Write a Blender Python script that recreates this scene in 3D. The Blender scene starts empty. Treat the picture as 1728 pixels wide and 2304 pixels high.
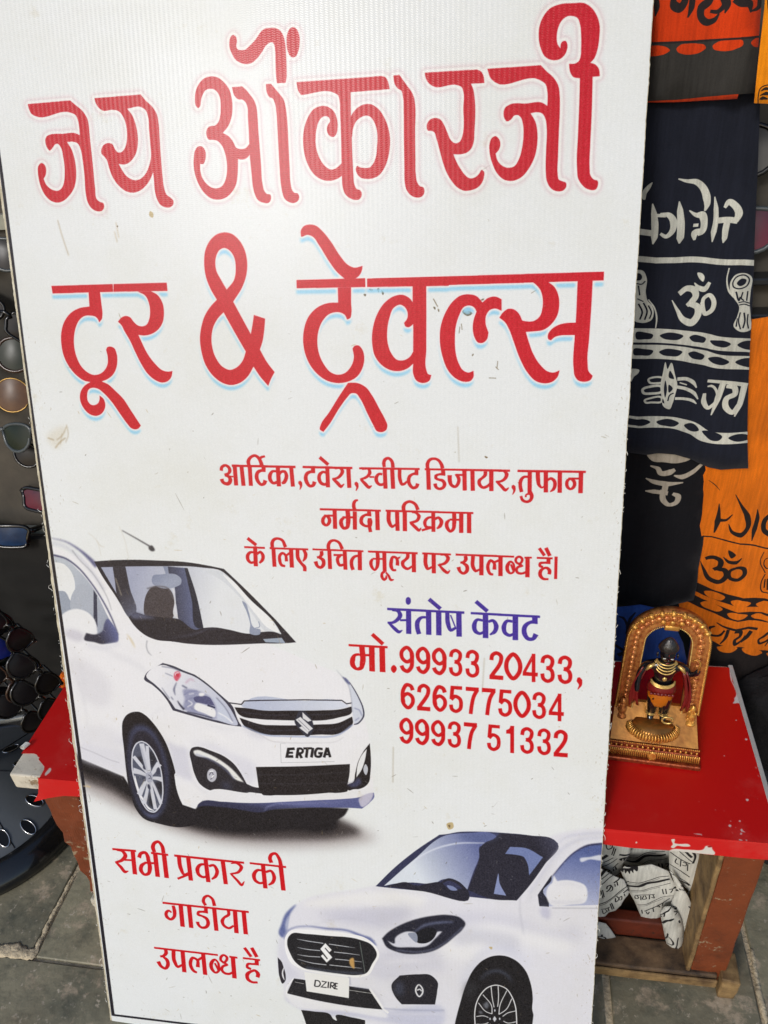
import bpy, bmesh, math, random
import numpy as np
from mathutils import Vector, Matrix, noise
from mathutils.geometry import delaunay_2d_cdt
random.seed(7)
S = bpy.context.scene
C = S.collection
K = 1.4                                   # metres per layout unit
# ------------------------------------------------------------------ camera
cam_d = bpy.data.cameras.new('camera'); cam = bpy.data.objects.new('camera', cam_d); C.objects.link(cam); S.camera = cam
cam_d.sensor_fit = 'VERTICAL'; cam_d.sensor_height = 24.0; cam_d.lens = 24.0*1738/2304; cam_d.clip_end = 100; cam_d.clip_start = .05
R = Matrix(((0.985676, -0.024200, 0.166904), (0.151181, 0.565403, -0.810841), (-0.074746, 0.824460, 0.560963)))
cam.matrix_world = Matrix.Translation((0.71186, -0.55045, 1.54050)) @ R.to_4x4()
# ------------------------------------------------------------------ light
SUN = Vector((-0.30, -0.80, 0.53)).normalized()
w = bpy.data.worlds.new('World'); S.world = w; w.use_nodes = True
nt = w.node_tree; sky = nt.nodes.new('ShaderNodeTexSky'); sky.sky_type = 'NISHITA'; sky.sun_disc = False
sky.sun_elevation = math.asin(SUN.z); sky.sun_rotation = math.atan2(SUN.x, SUN.y); sky.air_density = 1.0; sky.dust_density = 1.6; sky.ozone_density = .8
bg = nt.nodes['Background']; bg.inputs['Strength'].default_value = .11
nt.links.new(sky.outputs[0], bg.inputs[0])
sd = bpy.data.lights.new('sun', 'SUN'); sd.energy = 1.0; sd.angle = math.radians(11); sd.color = (1, .985, .965)
so = bpy.data.objects.new('sun', sd); C.objects.link(so); so.rotation_euler = SUN.to_track_quat('Z', 'Y').to_euler()
S.view_settings.view_transform = 'Standard'; S.view_settings.look = 'None'; S.view_settings.exposure = 0.36; S.view_settings.gamma = 1
S.render.film_transparent = False
# ------------------------------------------------------------------ materials
def lin(c): return tuple(((v/255)/12.92 if v/255 <= .04045 else (((v/255)+.055)/1.055)**2.4) for v in c[:3])+(1,)
MATS = {}
def mat(name, col, rough=.6, metal=0, var=.12, scale=30, bump=0, bscale=80, coat=0, col2=None, spec=.5, dist=.002, trans=0):
    if name in MATS: return MATS[name]
    m = bpy.data.materials.new(name); m.use_nodes = True; t = m.node_tree; b = t.nodes['Principled BSDF']
    b.inputs['Roughness'].default_value = rough; b.inputs['Metallic'].default_value = metal
    b.inputs['Coat Weight'].default_value = coat; b.inputs['Specular IOR Level'].default_value = spec
    b.inputs['Transmission Weight'].default_value = trans
    tc = t.nodes.new('ShaderNodeTexCoord')
    n = t.nodes.new('ShaderNodeTexNoise'); n.inputs['Scale'].default_value = scale; n.inputs['Detail'].default_value = 7; n.inputs['Roughness'].default_value = .62
    t.links.new(tc.outputs['Object'], n.inputs['Vector'])
    r = t.nodes.new('ShaderNodeValToRGB'); r.color_ramp.elements[0].position = .32; r.color_ramp.elements[1].position = .7
    c = lin(col); d = lin(col2) if col2 else tuple(v*(1-var) for v in c[:3])+(1,)
    e = c if col2 else tuple(min(1, v*(1+var)) for v in c[:3])+(1,)
    r.color_ramp.elements[0].color = d; r.color_ramp.elements[1].color = e
    t.links.new(n.outputs[0], r.inputs[0]); t.links.new(r.outputs[0], b.inputs['Base Color'])
    if bump:
        n2 = t.nodes.new('ShaderNodeTexNoise'); n2.inputs['Scale'].default_value = bscale; n2.inputs['Detail'].default_value = 6
        t.links.new(tc.outputs['Object'], n2.inputs['Vector'])
        bp = t.nodes.new('ShaderNodeBump'); bp.inputs['Strength'].default_value = bump; bp.inputs['Distance'].default_value = dist
        t.links.new(n2.outputs[0], bp.inputs['Height']); t.links.new(bp.outputs[0], b.inputs['Normal'])
    MATS[name] = m; return m
def image_mat(name, arr, rough=.6, kind='cloth'):
    """arr: HxWx3 sRGB values 0..1, top row first: flat print drawn by this script"""
    H, W = arr.shape[:2]
    im = bpy.data.images.new(name, W, H, alpha=False); im.colorspace_settings.name = 'sRGB'
    px = np.ones((H, W, 4), np.float32); px[..., :3] = np.clip(arr[::-1], 0, 1); im.pixels.foreach_set(px.ravel()); im.update(); im.pack()
    m = bpy.data.materials.new(name); m.use_nodes = True; t = m.node_tree; b = t.nodes['Principled BSDF']
    uv = t.nodes.new('ShaderNodeUVMap'); uv.uv_map = 'print'
    ti = t.nodes.new('ShaderNodeTexImage'); ti.image = im; ti.interpolation = 'Cubic'; ti.extension = 'EXTEND'
    t.links.new(uv.outputs[0], ti.inputs[0])
    b.inputs['Roughness'].default_value = rough
    return m, t, b, ti, uv
def N(t, kind, **kw):
    n = t.nodes.new(kind)
    for k, v in kw.items():
        if k in n.inputs: n.inputs[k].default_value = v
        else: setattr(n, k, v)
    return n
def wear(t, tc_out, base_out, amount, scale, col, lo, hi, detail=8):
    """mix a stain colour over base where a noise is high"""
    n = N(t, 'ShaderNodeTexNoise', Scale=scale, Detail=detail, Roughness=.7); t.links.new(tc_out, n.inputs['Vector'])
    mr = N(t, 'ShaderNodeMapRange'); mr.inputs['From Min'].default_value = lo; mr.inputs['From Max'].default_value = hi; mr.inputs['To Max'].default_value = amount
    t.links.new(n.outputs[0], mr.inputs['Value'])
    mx = N(t, 'ShaderNodeMix', data_type='RGBA'); t.links.new(mr.outputs[0], mx.inputs[0]); t.links.new(base_out, mx.inputs[6]); mx.inputs[7].default_value = lin(col)
    return mx.outputs[2]
# ------------------------------------------------------------------ mesh helpers
def me_obj(name, bm, m, parent=None, smooth=False, kind=None):
    me = bpy.data.meshes.new(name); bm.normal_update(); bm.to_mesh(me); bm.free()
    if smooth:
        for p in me.polygons: p.use_smooth = True
    for mm in (m if isinstance(m, (list, tuple)) else [m]): me.materials.append(mm)
    o = bpy.data.objects.new(name, me); C.objects.link(o)
    if parent: o.parent = parent
    if kind: o['kind'] = kind
    return o
def tag(o, label, cat, group=None):
    o['label'] = label; o['category'] = cat
    if group: o['group'] = group
    return o
def empty(name, loc, label, cat, group=None, rz=0):
    o = bpy.data.objects.new(name, None); C.objects.link(o); o.location = loc; o.rotation_euler = (0, 0, rz); o.empty_display_size = .05
    return tag(o, label, cat, group)
def box(bm, a, b, bev=0, jit=0, seg=1):
    n0 = len(bm.verts)
    vs = [bm.verts.new((x, y, z)) for x in (a[0], b[0]) for y in (a[1], b[1]) for z in (a[2], b[2])]
    if jit:
        for v in vs: v.co += Vector([random.uniform(-jit, jit) for _ in range(3)])
    fs = [bm.faces.new([vs[i] for i in q]) for q in ((0, 1, 3, 2), (4, 6, 7, 5), (0, 4, 5, 1), (2, 3, 7, 6), (0, 2, 6, 4), (1, 5, 7, 3))]
    if bev:
        es = list({e for f in fs for e in f.edges})
        bmesh.ops.bevel(bm, geom=es, offset=bev, segments=seg, profile=.5, affect='EDGES')
    bmesh.ops.recalc_face_normals(bm, faces=bm.faces[:])
    return vs
def tube(bm, pts, r, n=8, closed=False, caps=True):
    pts = [Vector(p) for p in pts]; m = len(pts); rings = []
    for i, p in enumerate(pts):
        a = pts[(i-1) % m] if (closed or i > 0) else p; b = pts[(i+1) % m] if (closed or i < m-1) else p
        t = (b-a).normalized(); up = Vector((0, 0, 1)) if abs(t.z) < .9 else Vector((1, 0, 0))
        x = t.cross(up).normalized(); y = x.cross(t)
        rr = r[i] if isinstance(r, (list, tuple)) else r
        rings.append([bm.verts.new(p+(x*math.cos(2*math.pi*k/n)+y*math.sin(2*math.pi*k/n))*rr) for k in range(n)])
    for i in range(m if closed else m-1):
        A = rings[i]; B = rings[(i+1) % m]
        for k in range(n): bm.faces.new((A[k], A[(k+1) % n], B[(k+1) % n], B[k]))
    if not closed and caps: bm.faces.new(rings[0][::-1]); bm.faces.new(rings[-1])
def lathe(bm, prof, c=(0, 0, 0), n=24, sx=1, sy=1, a0=0, a1=2*math.pi):
    full = abs(a1-a0-2*math.pi) < 1e-6; rings = []
    for r, z in prof:
        rings.append([bm.verts.new((c[0]+r*sx*math.cos(a0+(a1-a0)*k/n), c[1]+r*sy*math.sin(a0+(a1-a0)*k/n), c[2]+z)) for k in range(n if full else n+1)])
    for i in range(len(prof)-1):
        A, B = rings[i], rings[i+1]
        for k in range(n if full else n):
            q = (k+1) % len(A)
            try: bm.faces.new((A[k], A[q], B[q], B[k]))
            except ValueError: pass
def ball(bm, c, r, u=8, v=6, s=(1, 1, 1)):
    M = Matrix.Translation(c) @ Matrix.Diagonal((s[0]*r, s[1]*r, s[2]*r, 1))
    bmesh.ops.create_uvsphere(bm, u_segments=u, v_segments=v, radius=1, matrix=M)
# ------------------------------------------------------------------ print rasteriser
def _smooth(pts, closed):
    # pts: list of (x,y,w,corner); Catmull-Rom except at corners
    n=len(pts); out=[]
    segs = n if closed else n-1
    for i in range(segs):
        p1=pts[i]; p2=pts[(i+1)%n]
        L=math.hypot(p2[0]-p1[0],p2[1]-p1[1])
        if p1[3] and p2[3]:
            k=1
        else: k=max(2,min(8,int(L/4)+1))
        if p1[3] or (not closed and i==0): p0=(2*p1[0]-p2[0],2*p1[1]-p2[1],p1[2]); a0=True
        else: p0=pts[(i-1)%n]; a0=False
        if p2[3] or (not closed and i==n-2): p3=(2*p2[0]-p1[0],2*p2[1]-p1[1],p2[2])
        else: p3=pts[(i+2)%n]
        # centripetal-like tangents scaled by segment length
        def tan(a,b,c):
            la=math.hypot(b[0]-a[0],b[1]-a[1])+1e-6; lb=math.hypot(c[0]-b[0],c[1]-b[1])+1e-6
            return [((b[j]-a[j])/la*lb+(c[j]-b[j])/lb*la)/(la+lb) for j in (0,1)]
        t1=tan(p0,p1,p2); t2=tan(p1,p2,p3)
        for s in range(k):
            t=s/k; t2_=t*t; t3=t2_*t
            h00=2*t3-3*t2_+1; h10=t3-2*t2_+t; h01=-2*t3+3*t2_; h11=t3-t2_
            out.append((h00*p1[0]+h10*L*t1[0]+h01*p2[0]+h11*L*t2[0],
                        h00*p1[1]+h10*L*t1[1]+h01*p2[1]+h11*L*t2[1],
                        p1[2]+(p2[2]-p1[2])*t))
    if not closed: out.append(pts[-1][:3])
    return out
def _fill(contours, W, H, nonzero, SS=3):
    xs=[p[0] for c in contours for p in c]; ys=[p[1] for c in contours for p in c]
    x0=max(0,int(min(xs))-1); x1=min(W,int(max(xs))+2); y0=max(0,int(min(ys))-1); y1=min(H,int(max(ys))+2)
    if x1<=x0 or y1<=y0: return None
    w=x1-x0; h=y1-y0
    E=[]
    for c in contours:
        a=np.array([(p[0],p[1]) for p in c]); b=np.roll(a,-1,0); E.append(np.hstack([a,b]))
    E=np.vstack(E); E=E[E[:,1]!=E[:,3]]
    d=np.where(E[:,3]>E[:,1],1,-1)
    lo=np.minimum(E[:,1],E[:,3]); hi=np.maximum(E[:,1],E[:,3])
    sl=(E[:,2]-E[:,0])/(E[:,3]-E[:,1])
    acc=np.zeros((h,w+2))
    for r in range(h*SS):
        y=y0+(r+.5)/SS
        m=(lo<=y)&(hi>y)
        if not m.any(): continue
        xx=E[m,0]+(y-E[m,1])*sl[m]; dd=d[m]
        o=np.argsort(xx); xx=np.clip(xx[o]-x0,0,w-1e-3); dd=dd[o]
        row=acc[r//SS]
        wn=0
        for i in range(len(xx)-1):
            wn+=dd[i]
            if (wn!=0) if nonzero else (i%2==0):
                a=xx[i]; b=xx[i+1]
                if b<=a: continue
                # accumulate via difference array with sub-pixel ends
                ia=int(a); ib=int(b); fa=a-ia; fb=b-ib
                row[ia]+=(1-fa); row[ia+1]+=fa
                row[ib]-=(1-fb); row[ib+1]-=fb
    m=np.cumsum(acc,axis=1)[:,:w]/SS
    return x0,y0,np.clip(m,0,1)
def _stroke_contours(pts, closed):
    n=len(pts)
    P=np.array([(p[0],p[1]) for p in pts]); Wd=np.array([p[2] for p in pts])/2
    if closed:
        T=np.roll(P,-1,0)-np.roll(P,1,0)
    else:
        T=np.empty_like(P); 
        if n>2:
            d=P[1:]-P[:-1]; d/= (np.linalg.norm(d,axis=1,keepdims=True)+1e-9)
            T[1:-1]=d[1:]+d[:-1]
        T[0]=P[1]-P[0]; T[-1]=P[-1]-P[-2]
    T=T/(np.linalg.norm(T,axis=1,keepdims=True)+1e-9)
    N=np.stack([-T[:,1],T[:,0]],1)
    k=np.ones(n)
    if n>2 and not closed:
        c=np.abs((N[1:-1]*np.stack([-d[1:,1],d[1:,0]],1)).sum(1)); k[1:-1]=1/np.clip(c,.6,1)
    L=P+N*(Wd*k)[:,None]; R=P-N*(Wd*k)[:,None]
    if closed: return [[tuple(p) for p in L],[tuple(p) for p in R[::-1]]]
    return [[tuple(p) for p in L]+[tuple(p) for p in R[::-1]]]
def _blur(m, s):
    # three box passes approximating a gaussian of sigma s
    r=max(1,int(round(s))); 
    for ax in (0,1):
        for _ in range(3):
            k=2*r+1
            p=np.pad(m,[(r+1,r) if a==ax else (0,0) for a in (0,1)])
            c=np.cumsum(p,axis=ax)
            if ax==0: m=(c[k:]-c[:-k])/k
            else: m=(c[:,k:]-c[:,:-k])/k
    return m
def shape_mask(kind, body, W, H):
    if kind=='P':
        cs=[_smooth(c,True) for c in body]
        return _fill(cs,W,H,False)
    c=body[0]; closed=kind=='O'
    pts=_smooth(c,closed)
    return _fill(_stroke_contours(pts,closed),W,H,True)
def paste(full, m):
    if m is None: return
    x,y,a=m; v=full[y:y+a.shape[0],x:x+a.shape[1]]; np.maximum(v,a,out=v)
def blend(img, x, y, a, col):
    # img HxWx3 float, a alpha, col (3,) or array
    H,W=img.shape[:2]; h,w=a.shape
    X0=max(0,x); Y0=max(0,y); X1=min(W,x+w); Y1=min(H,y+h)
    if X1<=X0 or Y1<=Y0: return
    a=a[Y0-y:Y1-y,X0-x:X1-x,None]
    c=col if col.ndim==1 else col[Y0-y:Y1-y,X0-x:X1-x]
    v=img[Y0:Y1,X0:X1]; v+= (c-v)*a
def draw(img, cmds):
    """cmds: iterable of (op, args) with coordinates already in image pixels."""
    H,W=img.shape[:2]; col=np.array([0,0,0.]); alpha=1; blur=0; grad=None; style='plain'
    pend=[]
    def flush():
        nonlocal pend
        if not pend: return
        full=np.zeros((H,W),np.float32)
        for m in pend: paste(full,m)
        y=np.where(full.any(1))[0]; x=np.where(full.any(0))[0]
        y0=max(0,y[0]-40); y1=min(H,y[-1]+41); x0=max(0,x[0]-40); x1=min(W,x[-1]+41)
        f=full[y0:y1,x0:x1]
        if style_of[0]=='halo':
            # pink outline glow round a white band
            d2=_blur(f,4.0); 
            glow=_blur(np.clip(_dil(f,9),0,1),1.6)
            blend(img,x0,y0,_blur(glow,3.0)*.34,np.array([222,150,165.])/255)
            blend(img,x0,y0,_blur(_dil(f,8),.6)*.25,np.array([150,120,128.])/255)
            blend(img,x0,y0,_blur(_dil(f,7),1.0),np.array([233,232,229.])/255)
        else:
            sh=np.zeros_like(f); dy=12; sh[dy:]=f[:-dy]; dx=-1
            sh=np.roll(sh,dx,1)
            core=_blur(sh,2.2)
            keep=1-np.clip(_blur(_dil(f,4),2.0)*1.25,0,1)
            a=np.clip(core*keep*1.35,0,1)
            blend(img,x0,y0,a*.85,np.array([146,204,232.])/255)
            blend(img,x0,y0,_blur(_dil(f,2),.6)*.6,np.array([240,225,224.])/255)
        blend(img,x0,y0,f,style_col[0])
        pend=[]
    style_of=['plain']; style_col=[col]
    for op,a in cmds:
        if op=='K':
            flush(); style_of[0]=a
        elif op=='C':
            col=np.array(a[:3])/255.; alpha=a[3] if len(a)>3 else 1; blur=a[4] if len(a)>4 else 0; grad=None; style_col[0]=col
        elif op=='G':
            grad=(np.array(a[:3])/255.,a[3],a[4],a[5],a[6])
        else:
            m=shape_mask(op,a,W,H)
            if m is None: continue
            if style_of[0]!='plain': pend.append(m); continue
            x,y,f=m
            if blur:
                p=int(math.ceil(blur*3))+1; f=np.pad(f,p); x-=p; y-=p
                f=_blur(f,blur) if blur>=.75 else f
            c=col
            if grad is not None:
                gc,ax,ay,bx,by=grad
                yy,xx=np.mgrid[y:y+f.shape[0],x:x+f.shape[1]]
                t=((xx-ax)*(bx-ax)+(yy-ay)*(by-ay))/((bx-ax)**2+(by-ay)**2); t=np.clip(t,0,1)[...,None]
                c=col*(1-t)+gc*t
            blend(img,x,y,f*alpha,c)
    flush()
def _dil(f,r):
    out=f.copy()
    R=int(math.ceil(r))
    # separable-ish disc dilation through a ring of offsets
    for k in range(24):
        an=k*math.pi/12
        for rr in ((r,) if r<5 else (r,r*.55)):
            dx=int(round(rr*math.cos(an))); dy=int(round(rr*math.sin(an)))
            s=np.zeros_like(f)
            ys=slice(max(0,dy),f.shape[0]+min(0,dy)); yt=slice(max(0,-dy),f.shape[0]+min(0,-dy))
            xs=slice(max(0,dx),f.shape[1]+min(0,dx)); xt=slice(max(0,-dx),f.shape[1]+min(0,-dx))
            s[ys,xs]=f[yt,xt]; np.maximum(out,s,out=out)
    return out

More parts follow.
